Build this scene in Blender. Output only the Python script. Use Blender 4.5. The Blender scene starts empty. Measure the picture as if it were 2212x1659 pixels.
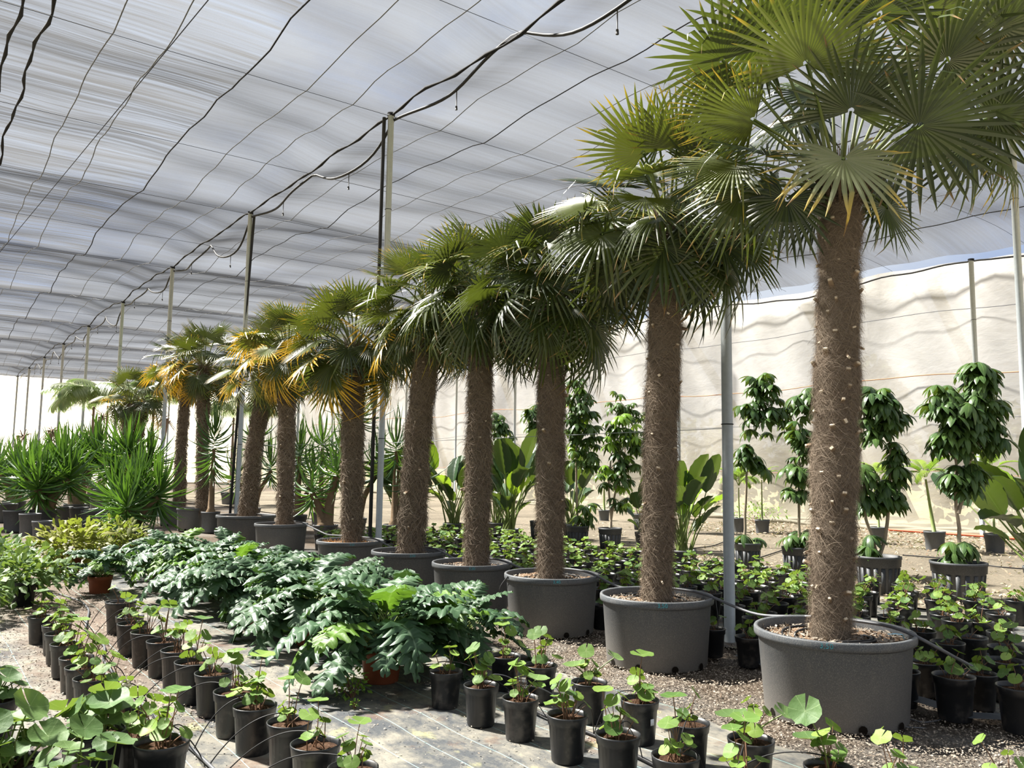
import bpy, math, random
import numpy as np
from mathutils import Matrix, Vector
rng = np.random.default_rng(7)
random.seed(7)
SC = bpy.context.scene
COL = SC.collection
PI = math.pi

# ------------------------------------------------------------------ camera, world, sun, exposure
CAMH, FPX, PITCH, ROLL = 1.35, 1780.0, math.radians(5.758), math.radians(0.817)
cam = bpy.data.cameras.new('camera')
cam.sensor_width = 36.0
cam.lens = 36.0 * FPX / 2212.0
cam.clip_end = 400
camo = bpy.data.objects.new('camera', cam)
COL.objects.link(camo)
camo.matrix_world = Matrix.Translation((0, 0, CAMH)) @ Matrix.Rotation(PI / 2 + PITCH, 4, 'X') @ Matrix.Rotation(ROLL, 4, 'Z')
SC.camera = camo
vs = SC.view_settings
SC.display_settings.display_device = 'sRGB'
vs.view_transform = 'Standard'; vs.look = 'None'; vs.gamma = 1.0; vs.use_curve_mapping = False
vs.exposure = 0.0
SC.cycles.max_bounces = 7
SC.cycles.transparent_max_bounces = 12
SC.cycles.sample_clamp_indirect = 6.0

SUN_EL = math.radians(50)
SUN_H = Vector((-0.90, 0.43, 0)).normalized()
SUN_V = Vector((SUN_H.x * math.cos(SUN_EL), SUN_H.y * math.cos(SUN_EL), math.sin(SUN_EL)))
sl = bpy.data.lights.new('sun', 'SUN')
sl.energy = 29.0; sl.angle = math.radians(3.6); sl.color = (1.0, 0.95, 0.86)
so = bpy.data.objects.new('sun', sl); COL.objects.link(so)
so.rotation_euler = SUN_V.to_track_quat('Z', 'Y').to_euler()
so.location = (-20, 10, 25)

world = bpy.data.worlds.new('sky'); SC.world = world; world.use_nodes = True
wt = world.node_tree; wt.nodes.clear()
def WN(t, **k):
    n = wt.nodes.new(t)
    for a, b in k.items(): setattr(n, a, b)
    return n
w_out = WN('ShaderNodeOutputWorld'); w_bg = WN('ShaderNodeBackground'); w_tc = WN('ShaderNodeTexCoord')
w_map = WN('ShaderNodeMapping'); w_map.inputs['Scale'].default_value = (1, 1, 2.2)
w_n = WN('ShaderNodeTexNoise'); w_n.inputs['Scale'].default_value = 2.6; w_n.inputs['Detail'].default_value = 7; w_n.inputs['Roughness'].default_value = .55
w_r = WN('ShaderNodeValToRGB'); w_r.color_ramp.elements[0].position = .36; w_r.color_ramp.elements[1].position = .50
w_r.color_ramp.elements[0].color = (.50, .62, .88, 1); w_r.color_ramp.elements[1].color = (.82, .89, 1.0, 1)
wt.links.new(w_tc.outputs['Generated'], w_map.inputs[0]); wt.links.new(w_map.outputs[0], w_n.inputs['Vector'])
wt.links.new(w_n.outputs['Fac'], w_r.inputs[0]); wt.links.new(w_r.outputs[0], w_bg.inputs[0])
w_bg.inputs[1].default_value = 0.86
wt.links.new(w_bg.outputs[0], w_out.inputs[0])

# ------------------------------------------------------------------ frames
AZ = math.radians(36.38)
U = np.array([-math.sin(AZ), math.cos(AZ), 0.0]); V = np.array([math.cos(AZ), math.sin(AZ), 0.0])
def P(u, v, z=0.0): return U * u + V * v + np.array([0, 0, z])
_R = np.array(camo.matrix_world.to_3x3())
def hit(px, py, z=0.0):
    d = _R @ np.array([(px - 1106) / FPX, -(py - 829.5) / FPX, -1.0])
    return np.array([0, 0, CAMH]) + d * ((z - CAMH) / d[2])
def at_y(px, py, Y):
    d = _R @ np.array([(px - 1106) / FPX, -(py - 829.5) / FPX, -1.0])
    return np.array([0, 0, CAMH]) + d * (Y / d[1])
def uvof(p): return float(p[:3] @ U), float(p[:3] @ V)
def nrm(a):
    a = np.asarray(a, float); return a / (np.linalg.norm(a, axis=-1, keepdims=True) + 1e-12)

# ------------------------------------------------------------------ mesh building
class G:
    def __init__(s): s.v = []; s.q = []; s.t = []; s.a = []; s.n = 0; s.qm = []; s.tm = []
    def add(s, v, q=None, t=None, m=0, a=None):
        v = np.asarray(v, float).reshape(-1, 3)
        s.v.append(v)
        s.a.append(np.zeros((len(v), 3)) if a is None else np.asarray(a, float).reshape(-1, 3))
        if q is not None and len(q):
            q = np.asarray(q, int).reshape(-1, 4); s.q.append(q + s.n); s.qm.append(np.full(len(q), m))
        if t is not None and len(t):
            t = np.asarray(t, int).reshape(-1, 3); s.t.append(t + s.n); s.tm.append(np.full(len(t), m))
        s.n += len(v); return s
    def join(s, g, M=None, m=None):
        for i in range(1):
            v = np.concatenate(g.v); a = np.concatenate(g.a)
            if M is not None: v = v @ np.array(M)[:3, :3].T + np.array(M)[:3, 3]
            s.v.append(v); s.a.append(a)
            for q, mm in zip(g.q, g.qm): s.q.append(q + s.n); s.qm.append(mm)
            for t, mm in zip(g.t, g.tm): s.t.append(t + s.n); s.tm.append(mm)
            s.n += len(v)
        return s
    def mesh(s, name, mats, smooth=True):
        me = bpy.data.meshes.new(name)
        v = np.concatenate(s.v).astype(np.float32)
        q = np.concatenate(s.q) if s.q else np.zeros((0, 4), int)
        t = np.concatenate(s.t) if s.t else np.zeros((0, 3), int)
        me.vertices.add(len(v)); me.vertices.foreach_set('co', v.ravel())
        me.loops.add(q.size + t.size); me.loops.foreach_set('vertex_index', np.concatenate([q.ravel(), t.ravel()]).astype(np.int32))
        me.polygons.add(len(q) + len(t))
        st = np.concatenate([np.arange(len(q)) * 4, q.size + np.arange(len(t)) * 3]).astype(np.int32)
        me.polygons.foreach_set('loop_start', st)
        mi = np.concatenate((s.qm or [np.zeros(0)]) + (s.tm or [np.zeros(0)])).astype(np.int32)
        me.polygons.foreach_set('material_index', mi)
        me.polygons.foreach_set('use_smooth', np.full(len(q) + len(t), smooth))
        at = me.attributes.new('tv', 'FLOAT_VECTOR', 'POINT')
        at.data.foreach_set('vector', np.concatenate(s.a).astype(np.float32).ravel())
        for m in (mats if isinstance(mats, (list, tuple)) else [mats]): me.materials.append(m)
        me.update(calc_edges=True); me.validate()
        return me

def obj(name, me, parent=None, M=None, **props):
    o = bpy.data.objects.new(name, me); COL.objects.link(o)
    if parent is not None: o.parent = parent
    if M is not None: o.matrix_basis = M if isinstance(M, Matrix) else Matrix.Translation(tuple(M))
    for k, x in props.items(): o[k] = x
    return o
def thing(name, label, cat, loc=(0, 0, 0), group=None):
    o = bpy.data.objects.new(name, None); COL.objects.link(o); o.location = tuple(loc); o.empty_display_size = .1
    o['label'] = label; o['category'] = cat
    if group: o['group'] = group
    return o
def frame(o, x, y, z=None):
    """matrix with origin o, columns x,y,z (x, y given, made orthonormal, y kept)"""
    y = nrm(y); x = np.asarray(x, float); x = nrm(x - y * (x @ y)); z = np.cross(x, y)
    return Matrix(((x[0], y[0], z[0], o[0]), (x[1], y[1], z[1], o[1]), (x[2], y[2], z[2], o[2]), (0, 0, 0, 1)))
def lathe(g, prof, n=32, m=0, c=(0, 0, 0), wob=0.0, a=None):
    prof = np.asarray(prof, float); k = len(prof); th = np.arange(n) / n * 2 * PI
    w = 1 + wob * np.sin(2 * th + 1.1)
    r = prof[:, 0][:, None] * w[None]
    v = np.stack([r * np.cos(th) + c[0], r * np.sin(th) + c[1], np.repeat(prof[:, 1][:, None], n, 1) + c[2]], -1)
    i = np.arange(k - 1)[:, None] * n; j = np.arange(n)[None]; j2 = (j + 1) % n
    q = np.stack([i + j, i + j2, i + n + j2, i + n + j], -1)
    g.add(v, q=q, m=m, a=np.stack([np.repeat(prof[:, 1][:, None], n, 1)] * 3, -1)); return g
def disc(g, r, z, n=24, m=0, rings=4, amp=0.0, c=(0, 0)):
    rr = np.linspace(0, r, rings + 1)[1:]; th = np.arange(n) / n * 2 * PI
    v = [[c[0], c[1], z + amp * rng.normal()]]
    for x in rr:
        for t in th: v.append([c[0] + x * math.cos(t), c[1] + x * math.sin(t), z + (amp * rng.normal() if x < r - 1e-6 else 0)])
    t = [[0, 1 + j, 1 + (j + 1) % n] for j in range(n)]
    q = [[1 + i * n + j, 1 + (i + 1) * n + j, 1 + (i + 1) * n + (j + 1) % n, 1 + i * n + (j + 1) % n] for i in range(rings - 1) for j in range(n)]
    g.add(v, q=q, t=t, m=m); return g
def tube(g, pts, r, n=6, m=0, cap=True, a=None):
    pts = np.asarray(pts, float); k = len(pts); r = np.broadcast_to(np.asarray(r, float), (k,))
    T = nrm(np.gradient(pts, axis=0)); ref = np.array([0.13, .21, 1.0])
    if abs(nrm(pts[-1] - pts[0])[2]) > .8: ref = np.array([1.0, .1, 0.05])
    X = nrm(np.cross(T, ref)); Y = np.cross(T, X)
    th = np.arange(n) / n * 2 * PI
    v = pts[:, None] + r[:, None, None] * (X[:, None] * np.cos(th)[None, :, None] + Y[:, None] * np.sin(th)[None, :, None])
    i = np.arange(k - 1)[:, None] * n; j = np.arange(n)[None]; j2 = (j + 1) % n
    q = np.stack([i + j, i + n + j, i + n + j2, i + j2], -1)
    tt = None
    v = v.reshape(-1, 3)
    if cap:
        v = np.concatenate([v, pts[:1], pts[-1:]]); b = k * n
        tt = [[b, (x + 1) % n, x] for x in range(n)] + [[b + 1, (k - 1) * n + x, (k - 1) * n + (x + 1) % n] for x in range(n)]
    s = np.linspace(0, 1, k); av = np.repeat(s, n)
    if cap: av = np.concatenate([av, [0, 1]])
    g.add(v, q=q, t=tt, m=m, a=np.stack([av, av * 0, av * 0], -1)); return g
def ribbons(g, pts, w, side, m=0, rnd=None, fold=0.0, t=None):
    """many strips: pts (N,K,3), w half widths (N,K), side (N,3) or (N,K,3); fold lifts edges along normal -> 3 verts across"""
    N, K, _ = pts.shape
    if side.ndim == 2: side = side[:, None]
    sd = side * w[..., None]
    rnd = rng.random(N) if rnd is None else rnd
    tt = np.broadcast_to(np.linspace(0, 1, K)[None], (N, K)) if t is None else t
    if fold == 0.0:
        v = np.stack([pts - sd, pts + sd], 2); c = 2
    else:
        T = np.gradient(pts, axis=1); nn = nrm(np.cross(np.broadcast_to(side, pts.shape), T)); up = nn * (w * fold)[..., None]
        v = np.stack([pts - sd + up, pts, pts + sd + up], 2); c = 3
    A = np.empty((N, K, c, 3)); A[..., 0] = tt[..., None]; A[..., 1] = np.linspace(-1, 1, c); A[..., 2] = rnd[:, None, None]
    b = (np.arange(N) * K * c)[:, None, None]; i = (np.arange(K - 1) * c)[None, :, None]; j = np.arange(c - 1)[None, None]
    q = np.stack([b + i + j, b + i + j + 1, b + i + j + 1 + c, b + i + j + c], -1)
    g.add(v.reshape(-1, 3), q=q.reshape(-1, 4), m=m, a=A.reshape(-1, 3)); return g
def box(g, c, s, m=0, R=None):
    c = np.asarray(c, float); s = np.asarray(s, float) / 2
    v = np.array([[x, y, z] for x in (-1, 1) for y in (-1, 1) for z in (-1, 1)], float) * s
    if R is not None: v = v @ np.asarray(R).T
    g.add(v + c, q=[[0, 1, 3, 2], [4, 6, 7, 5], [0, 4, 5, 1], [2, 3, 7, 6], [0, 2, 6, 4], [1, 5, 7, 3]], m=m); return g

# ------------------------------------------------------------------ materials
class MB:
    def __init__(s, name):
        s.m = bpy.data.materials.new(name); s.m.use_nodes = True; s.t = s.m.node_tree; s.t.nodes.clear()
        s.out = s.n('ShaderNodeOutputMaterial')
    def n(s, typ, **k):
        x = s.t.nodes.new(typ)
        for a, b in k.items():
            if a in x.bl_rna.properties: setattr(x, a, b)
            else: x.inputs[a.replace('_', ' ')].default_value = b
        return x
    def l(s, a, b): s.t.links.new(a, b)
    def noise(s, scale, detail=4, rough=.55, vec=None, map_scale=None, dist=0.0):
        x = s.n('ShaderNodeTexNoise'); x.inputs['Scale'].default_value = scale; x.inputs['Detail'].default_value = detail; x.inputs['Roughness'].default_value = rough; x.inputs['Distortion'].default_value = dist
        if vec is None: vec = s.obj()
        if map_scale is not None:
            mp = s.n('ShaderNodeMapping'); mp.inputs['Scale'].default_value = map_scale; s.l(vec, mp.inputs[0]); vec = mp.outputs[0]
        s.l(vec, x.inputs['Vector']); return x.outputs['Fac']
    def obj(s): return s.n('ShaderNodeTexCoord').outputs['Object']
    def pos(s): return s.n('ShaderNodeNewGeometry').outputs['Position']
    def ramp(s, fac, *st):
        r = s.n('ShaderNodeValToRGB'); e = r.color_ramp.elements
        while len(e) < len(st): e.new(.5)
        for x, (p, c) in zip(e, st): x.position = p; x.color = (*c, 1) if len(c) == 3 else c
        s.l(fac, r.inputs[0]); return r.outputs[0]
    def mix(s, f, a, b):
        x = s.n('ShaderNodeMix', data_type='RGBA')
        for val, i in ((f, 0), (a, 6), (b, 7)):
            if hasattr(val, 'is_linked') or hasattr(val, 'links'): s.l(val, x.inputs[i])
            elif i == 0: x.inputs[0].default_value = val
            else: x.inputs[i].default_value = (*val, 1)
        return x.outputs[2]
    def math(s, op, a, b=0.0, clamp=False):
        x = s.n('ShaderNodeMath', operation=op, use_clamp=clamp)
        for i, val in enumerate((a, b)):
            if hasattr(val, 'links'): s.l(val, x.inputs[i])
            else: x.inputs[i].default_value = val
        return x.outputs[0]
    def tv(s):
        a = s.n('ShaderNodeAttribute', attribute_name='tv'); x = s.n('ShaderNodeSeparateXYZ'); s.l(a.outputs['Vector'], x.inputs[0]); return x.outputs
    def rnd(s): return s.n('ShaderNodeObjectInfo').outputs['Random']
    def bump(s, h, st=.4, dist=.01):
        b = s.n('ShaderNodeBump'); b.inputs['Strength'].default_value = st; b.inputs['Distance'].default_value = dist; s.l(h, b.inputs['Height']); return b.outputs[0]
    def bsdf(s, col, rough=.6, spec=.4, normal=None, metal=0.0, final=True):
        b = s.n('ShaderNodeBsdfPrincipled')
        if hasattr(col, 'links'): s.l(col, b.inputs['Base Color'])
        else: b.inputs['Base Color'].default_value = (*col, 1)
        if hasattr(rough, 'links'): s.l(rough, b.inputs['Roughness'])
        else: b.inputs['Roughness'].default_value = rough
        b.inputs['Specular IOR Level'].default_value = spec; b.inputs['Metallic'].default_value = metal
        if normal is not None: s.l(normal, b.inputs['Normal'])
        if final: s.l(b.outputs[0], s.out.inputs[0])
        return b.outputs[0]
    def leaf_out(s, col, transl=.35, rough=.45, spec=.4, tcol=None, normal=None):
        b = s.bsdf(col, rough, spec, normal, final=False)
        t = s.n('ShaderNodeBsdfTranslucent'); tc = col if tcol is None else tcol
        s.l(tc, t.inputs[0]); x = s.n('ShaderNodeMixShader'); x.inputs[0].default_value = transl
        s.l(b, x.inputs[1]); s.l(t.outputs[0], x.inputs[2]); s.l(x.outputs[0], s.out.inputs[0])
def simple(name, col, rough=.6, spec=.4, var=.25, scale=8, bump=0.0, metal=0.0):
    m = MB(name); n = m.noise(scale, 5)
    c = m.mix(n, tuple(x * (1 - var) for x in col), tuple(min(1, x * (1 + var)) for x in col))
    m.bsdf(c, rough, spec, m.bump(n, bump, .01) if bump else None, metal); return m.m

def fan_mat(name, g1, g2, tip, tip_at, tipw=.25, tr=.20):
    m = MB(name); t = m.tv(); r = m.rnd()
    base = m.mix(r, g1, g2)
    base = m.mix(m.math('MULTIPLY', t[2], .35), base, (.10, .14, .02))
    edge = m.math('ADD', t[0], m.math('MULTIPLY', m.math('SUBTRACT', t[2], .5), .22))
    f = m.ramp(edge, (tip_at, (0, 0, 0)), (min(.999, tip_at + tipw), (1, 1, 1)))
    c = m.mix(f, base, tip)
    c = m.mix(m.ramp(edge, (.96, (0, 0, 0)), (1.0, (1, 1, 1))), c, (.22, .13, .05))
    geo = m.n('ShaderNodeNewGeometry')
    pale = m.mix(.20, c, (.16, .19, .13))
    c2 = m.mix(geo.outputs['Backfacing'], c, pale)
    tc = m.mix(.45, c, (.14, .18, .010)); tc = m.mix(m.math('MULTIPLY', f, .8), tc, tip)
    m.leaf_out(c2, tr, .40, .5, tcol=tc)
    return m.m
M = {}
M['fan_green'] = fan_mat('fan_green', (.020, .036, .009), (.042, .058, .010), (.24, .19, .03), .93, .15)
M['fan_lime'] = fan_mat('fan_lime', (.062, .078, .009), (.095, .110, .010), (.46, .31, .02), .80, .25)
M['fan_yellow'] = fan_mat('fan_yellow', (.10, .12, .010), (.16, .16, .012), (.72, .42, .02), .42, .3)
M['fan_dark'] = fan_mat('fan_dark', (.011, .022, .009), (.022, .036, .011), (.16, .11, .03), .92, .15, .09)
M['fan_pale'] = fan_mat('fan_pale', (.19, .22, .13), (.23, .25, .14), (.62, .44, .08), .66, .3)
M['fan_brown'] = fan_mat('fan_brown', (.16, .12, .06), (.20, .15, .08), (.24, .17, .10), .6)
m = MB('petiole'); m.bsdf(m.mix(m.tv()[0], (.12, .13, .035), (.09, .14, .025)), .45); M['petiole'] = m.m
m = MB('fibre'); t = m.tv(); c = m.mix(t[2], (.12, .095, .070), (.40, .33, .25)); c = m.mix(m.noise(3.0, 3), c, (.15, .11, .08)); m.bsdf(c, .8, .15); M['fibre'] = m.m
m = MB('trunk_bark'); n = m.noise(9, 6); n2 = m.noise(30, 5, map_scale=(1, 1, 3.0)); c = m.mix(n, (.045, .03, .02), (.16, .115, .075)); c = m.mix(m.math('MULTIPLY', n2, .5), c, (.12, .085, .055)); m.bsdf(c, .9, .1, m.bump(n2, .8, .02)); M['bark'] = m.m
m = MB('cut_stub'); t = m.tv(); m.bsdf(m.ramp(t[0], (.0, (.11, .075, .045)), (.85, (.20, .14, .09)), (.95, (.55, .47, .36))), .8, .2); M['stub'] = m.m
def pot_mat(name, dark, dusty, spec=.35):
    m = MB(name); z = m.tv()[0]
    n = m.noise(4.5, 5); sp = m.noise(220, 2); st = m.noise(14, 4, map_scale=(1, 1, .25))
    r = m.ramp(m.math('ADD', z, m.math('MULTIPLY', m.math('SUBTRACT', n, .5), .25)), (.0, (1, 1, 1)), (.34, (.25, .25, .25)), (.5, (0, 0, 0)))
    c = m.mix(r, dark, dusty)
    c = m.mix(m.math('MULTIPLY', m.ramp(st, (.55, (0, 0, 0)), (.75, (1, 1, 1))), .4), c, dusty)
    c = m.mix(m.math('MULTIPLY', m.ramp(sp, (.5, (0, 0, 0)), (.62, (1, 1, 1))), .35), c, tuple(min(1, x * 1.8) for x in dusty))
    m.bsdf(c, .55, spec, m.bump(sp, .15, .002)); return m.m
M['big_pot'] = pot_mat('big_pot', (.058, .066, .075), (.145, .138, .126))
M['ribbed_pot'] = pot_mat('ribbed_pot', (.035, .038, .042), (.10, .105, .11))
def sp_mat():
    m = MB('small_pot'); n = m.noise(18, 5); r = m.rnd()
    d = m.ramp(m.math('ADD', n, m.math('MULTIPLY', r, .12)), (.58, (0, 0, 0)), (.75, (1, 1, 1)))
    c = m.mix(m.math('MULTIPLY', d, .45), (.010, .011, .013), (.10, .09, .08)); m.bsdf(c, .38, .5); return m.m
M['small_pot'] = sp_mat()
M['terracotta'] = simple('terracotta_pot', (.20, .055, .022), .6, .3, .3, 12)
m = MB('potting_soil'); n = m.noise(60, 6, .7); m.bsdf(m.ramp(n, (.3, (.015, .008, .005)), (.55, (.07, .038, .022)), (.75, (.15, .10, .07))), .95, .1, m.bump(n, 1.0, .01)); M['soil'] = m.m
m = MB('bark_mulch'); n = m.noise(70, 6, .7); m.bsdf(m.ramp(n, (.3, (.05, .032, .02)), (.5, (.17, .11, .07)), (.7, (.38, .29, .20))), .95, .1, m.bump(n, 1.0, .01)); M['mulch'] = m.m
M['galv'] = simple('galvanised_steel', (.34, .37, .38), .5, .5, .14, 22, 0, .35)
M['black_pipe'] = simple('black_pipe', (.009, .009, .010), .6, .3, .2, 10)
M['grey_hose'] = simple('grey_hose', (.085, .088, .095), .45, .5, .4, 12)
M['wire'] = simple('wire', (.012, .012, .013), .8, .15, .1, 5)
M['grey_cord'] = simple('grey_cord', (.11, .115, .125), .7, .2, .2, 8)
M['rope'] = simple('faded_rope', (.42, .24, .15), .8, .2, .2, 8)
def herb_mat(name, a, b, vein, transl=.35, rough=.55, spec=.25, tint=(.35, .5, .03)):
    m = MB(name); t = m.tv(); r = m.rnd(); n = m.noise(14, 4)
    c = m.mix(m.math('ADD', m.math('MULTIPLY', r, .75), m.math('MULTIPLY', n, .25)), a, b)
    av = m.math('ABSOLUTE', t[1]); f = m.ramp(av, (.0, (1, 1, 1)), (.10, (0, 0, 0)))
    c = m.mix(m.math('MULTIPLY', f, .6), c, vein)
    m.leaf_out(c, transl, rough, spec, tcol=m.mix(.45, c, tint), normal=m.bump(m.noise(26, 3), .25, .01)); return m.m
M['leopard'] = herb_mat('leopard_leaf', (.045, .11, .028), (.20, .30, .055), (.34, .42, .18), .25)
M['leopard_big'] = herb_mat('leopard_big_leaf', (.055, .115, .038), (.125, .20, .06), (.45, .55, .28), .25)
M['acanthus'] = herb_mat('acanthus_leaf', (.030, .070, .032), (.062, .110, .055), (.20, .28, .17), .12, .46, .3, (.18, .4, .02))
M['acanthus_lit'] = herb_mat('acanthus_lit_leaf', (.06, .14, .018), (.10, .19, .022), (.2, .3, .08), .28, .5, .3, (.2, .38, .02))  # lit copy of the acanthus leaf, its sunlit brightness put into the colour
M['hydrangea'] = herb_mat('copper_leaf', (.12, .14, .03), (.26, .25, .05), (.4, .35, .15), .3)
M['weed'] = herb_mat('weed_leaf', (.09, .22, .03), (.25, .42, .06), (.3, .4, .1), .35)
def blade_mat(name, a, b, low=(.12, .14, .10), transl=.2, rough=.33):
    m = MB(name); t = m.tv(); c = m.mix(t[2], a, b); c = m.mix(m.math('MULTIPLY', m.rnd(), .4), c, b)
    m.leaf_out(c, transl, rough, .5, tcol=m.mix(.5, c, (.2, .4, .02))); return m.m
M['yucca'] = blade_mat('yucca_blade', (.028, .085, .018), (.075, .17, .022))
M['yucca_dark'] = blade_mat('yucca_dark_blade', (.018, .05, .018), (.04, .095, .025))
M['yucca_trunk'] = simple('yucca_trunk', (.17, .12, .075), .9, .1, .4, 14, .6)
M['strelitzia'] = herb_mat('strelitzia_leaf', (.018, .048, .020), (.036, .078, .022), (.10, .17, .07), .13, .35, .5)
M['strel_lime'] = herb_mat('strelitzia_backlit_leaf', (.13, .25, .015), (.20, .32, .02), (.3, .4, .08), .35, .35, .5)  # lime glow of backlit paddle leaves, painted as leaf colour
M['schef'] = herb_mat('umbrella_leaf', (.026, .062, .020), (.07, .13, .030), (.20, .30, .08), .15, .38, .35)
M['schef_lime'] = herb_mat('umbrella_fresh_leaf', (.16, .32, .03), (.26, .42, .04), (.3, .42, .12), .35, .35, .5)
M['kentia'] = blade_mat('kentia_leaflet', (.10, .20, .03), (.28, .36, .06), transl=.35)
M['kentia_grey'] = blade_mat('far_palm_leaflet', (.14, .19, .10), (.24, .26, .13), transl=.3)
M['dry'] = simple('dry_stem', (.22, .16, .12), .9, .1, .3, 6)
M['green_stem'] = simple('green_stem', (.15, .20, .05), .5, .4, .3, 9)
M['brown_stem'] = simple('reddish_stem', (.17, .09, .05), .5, .4, .3, 9)
M['grey_trunk'] = simple('smooth_grey_trunk', (.30, .25, .19), .85, .1, .25, 18, .3)
M['flower'] = simple('cream_flower', (.75, .68, .52), .8, .1, .2, 30)
M['teal'] = simple('teal_marker', (.03, .30, .36), .6, .2, .1)
M['blue_tag'] = simple('light_blue_tag', (.20, .55, .75), .5, .3, .1)
M['white_tag'] = simple('white_tag', (.75, .76, .78), .5, .3, .1)
M['hole'] = simple('hole', (.01, .008, .006), .95, .05, .1)

# ground
m = MB('earth_ground'); ps = m.pos()
n = m.noise(1.1, 6, .6, ps); n2 = m.noise(60, 6, .75, ps); n3 = m.noise(.35, 3, .5, ps)
c = m.ramp(n2, (.30, (.045, .033, .024)), (.5, (.12, .092, .068)), (.68, (.26, .22, .17)))
c = m.mix(m.ramp(n, (.45, (0, 0, 0)), (.62, (1, 1, 1))), c, m.ramp(n2, (.35, (.085, .078, .07)), (.65, (.27, .25, .22))))
c = m.mix(m.math('MULTIPLY', m.ramp(n3, (.5, (0, 0, 0)), (.65, (1, 1, 1))), .35), c, (.10, .065, .042))
m.bsdf(c, .95, .1, m.bump(n2, 1.0, .02)); M['earth'] = m.m
m = MB('yard_ground'); ps = m.pos(); n = m.noise(.8, 6, .6, ps); n2 = m.noise(25, 6, .75, ps)
c = m.mix(n, (.13, .11, .082), (.22, .195, .15)); c = m.mix(m.ramp(n2, (.45, (0, 0, 0)), (.7, (1, 1, 1))), c, (.30, .25, .18)); m.bsdf(c, .95, .1, m.bump(n2, 1.0, .03)); M['yard'] = m.m
m = MB('outside_ground'); m.bsdf(m.mix(m.noise(.3, 5, .6, m.pos()), (.36, .31, .17), (.60, .50, .30)), .95, .1); M['outside'] = m.m
# weed mat: object space x=u, y=v
m = MB('woven_weed_mat'); ob = m.obj(); sx = m.n('ShaderNodeSeparateXYZ'); m.l(ob, sx.inputs[0])
n = m.noise(1.7, 7, .62, ob); n2 = m.noise(9, 6, .7, ob); n3 = m.noise(90, 3, .6, ob)
base = m.mix(n3, (.036, .040, .045), (.068, .073, .078))
sand = m.mix(n2, (.15, .138, .11), (.245, .228, .185))
n4 = m.noise(34, 5, .7, ob, map_scale=(.35, 1, 1)); d = m.math('ADD', m.math('ADD', m.math('MULTIPLY', n, .60), m.math('MULTIPLY', n2, .34)), m.math('MULTIPLY', n4, .20))
c = m.mix(m.math('MULTIPLY', m.ramp(d, (.49, (0, 0, 0)), (.64, (1, 1, 1))), .9), base, sand)
rd = m.ramp(m.noise(2.3, 6, .65, ob, dist=.4), (.56, (0, 0, 0)), (.68, (1, 1, 1)))
c = m.mix(m.math('MULTIPLY', rd, .75), c, (.11, .062, .04))
dv = m.math('ABSOLUTE', m.math('SUBTRACT', sx.outputs[1], m.math('ADD', 1.15, m.math('MULTIPLY', n, .25)))); dm = m.ramp(m.math('ADD', dv, m.math('MULTIPLY', m.math('SUBTRACT', n2, .5), .9)), (.30, (1, 1, 1)), (.62, (0, 0, 0)))
du = m.ramp(sx.outputs[0], (0.0, (0, 0, 0)), (1.0, (1, 1, 1))); uf = m.n('ShaderNodeMapRange'); m.l(sx.outputs[0], uf.inputs[0]); uf.inputs[1].default_value = 4.6; uf.inputs[2].default_value = 5.8
c = m.mix(m.math('MULTIPLY', m.math('MULTIPLY', dm, .9), uf.outputs[0]), c, m.mix(m.math('ADD', m.math('MULTIPLY', n4, .6), m.math('MULTIPLY', n3, .4)), (.03, .018, .010), (.20, .145, .105)))
yl = m.ramp(m.noise(3.7, 5, .6, ob, map_scale=(1, 1.3, 1)), (.60, (0, 0, 0)), (.7, (1, 1, 1)))
c = m.mix(m.math('MULTIPLY', yl, .5), c, (.38, .36, .17))
fr = m.math('FRACT', m.math('MULTIPLY', sx.outputs[1], 1 / .205))
line = m.math('LESS_THAN', m.math('ABSOLUTE', m.math('SUBTRACT', fr, .5)), .011)
c = m.mix(m.math('MULTIPLY', line, m.math('MULTIPLY', m.math('SUBTRACT', 1.15, d, True), 1.0, True)), c, (.28, .48, .44))
m.bsdf(c, .75, .25, m.bump(n2, .35, .02)); M['mat'] = m.m
M['mat_edge'] = simple('dark_mat_flap', (.035, .042, .05), .6, .3, .3, 20)
# net ceiling
m = MB('shade_net'); at = m.n('ShaderNodeAttribute', attribute_name='tv'); vec = at.outputs['Vector']
sx = m.n('ShaderNodeSeparateXYZ'); m.l(vec, sx.inputs[0])
lw = m.n('ShaderNodeLayerWeight'); lw.inputs['Blend'].default_value = .5
st = m.noise(1.0, 6, .6, vec, map_scale=(7.0, .30, 1)); st2 = m.noise(1.0, 3, .6, vec, map_scale=(16.0, .45, 1), dist=.25); st3 = m.noise(1.0, 3, .5, vec, map_scale=(1.6, .18, 1))
pn = m.math('LESS_THAN', sx.outputs[1], 3.3)
op = m.n('ShaderNodeMapRange'); m.l(lw.outputs['Facing'], op.inputs[0])
for i, x in zip((1, 2, 3, 4), (.15, .93, .27, .95)): op.inputs[i].default_value = x
wr = m.math('MULTIPLY', m.math('SUBTRACT', st2, .5), m.math('ADD', m.math('MULTIPLY', pn, 1.9), .35))
o2 = m.math('ADD', op.outputs[0], m.math('ADD', m.math('MULTIPLY', m.math('SUBTRACT', st, .5), .42), m.math('ADD', wr, m.math('MULTIPLY', m.math('SUBTRACT', st3, .5), .25))), True)
o2 = m.math('MINIMUM', o2, .97)
cl = m.mix(m.math('ADD', m.math('MULTIPLY', st, .5), m.math('MULTIPLY', st2, .5)), (.17, .175, .19), (.045, .047, .052))
df = m.n('ShaderNodeBsdfDiffuse'); m.l(cl, df.inputs[0]); tl = m.n('ShaderNodeBsdfTranslucent'); m.l(m.mix(m.math('MULTIPLY', m.math('SUBTRACT', lw.outputs['Facing'], .45, True), 2.2, True), (.13, .133, .14), (.022, .023, .026)), tl.inputs[0])
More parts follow.
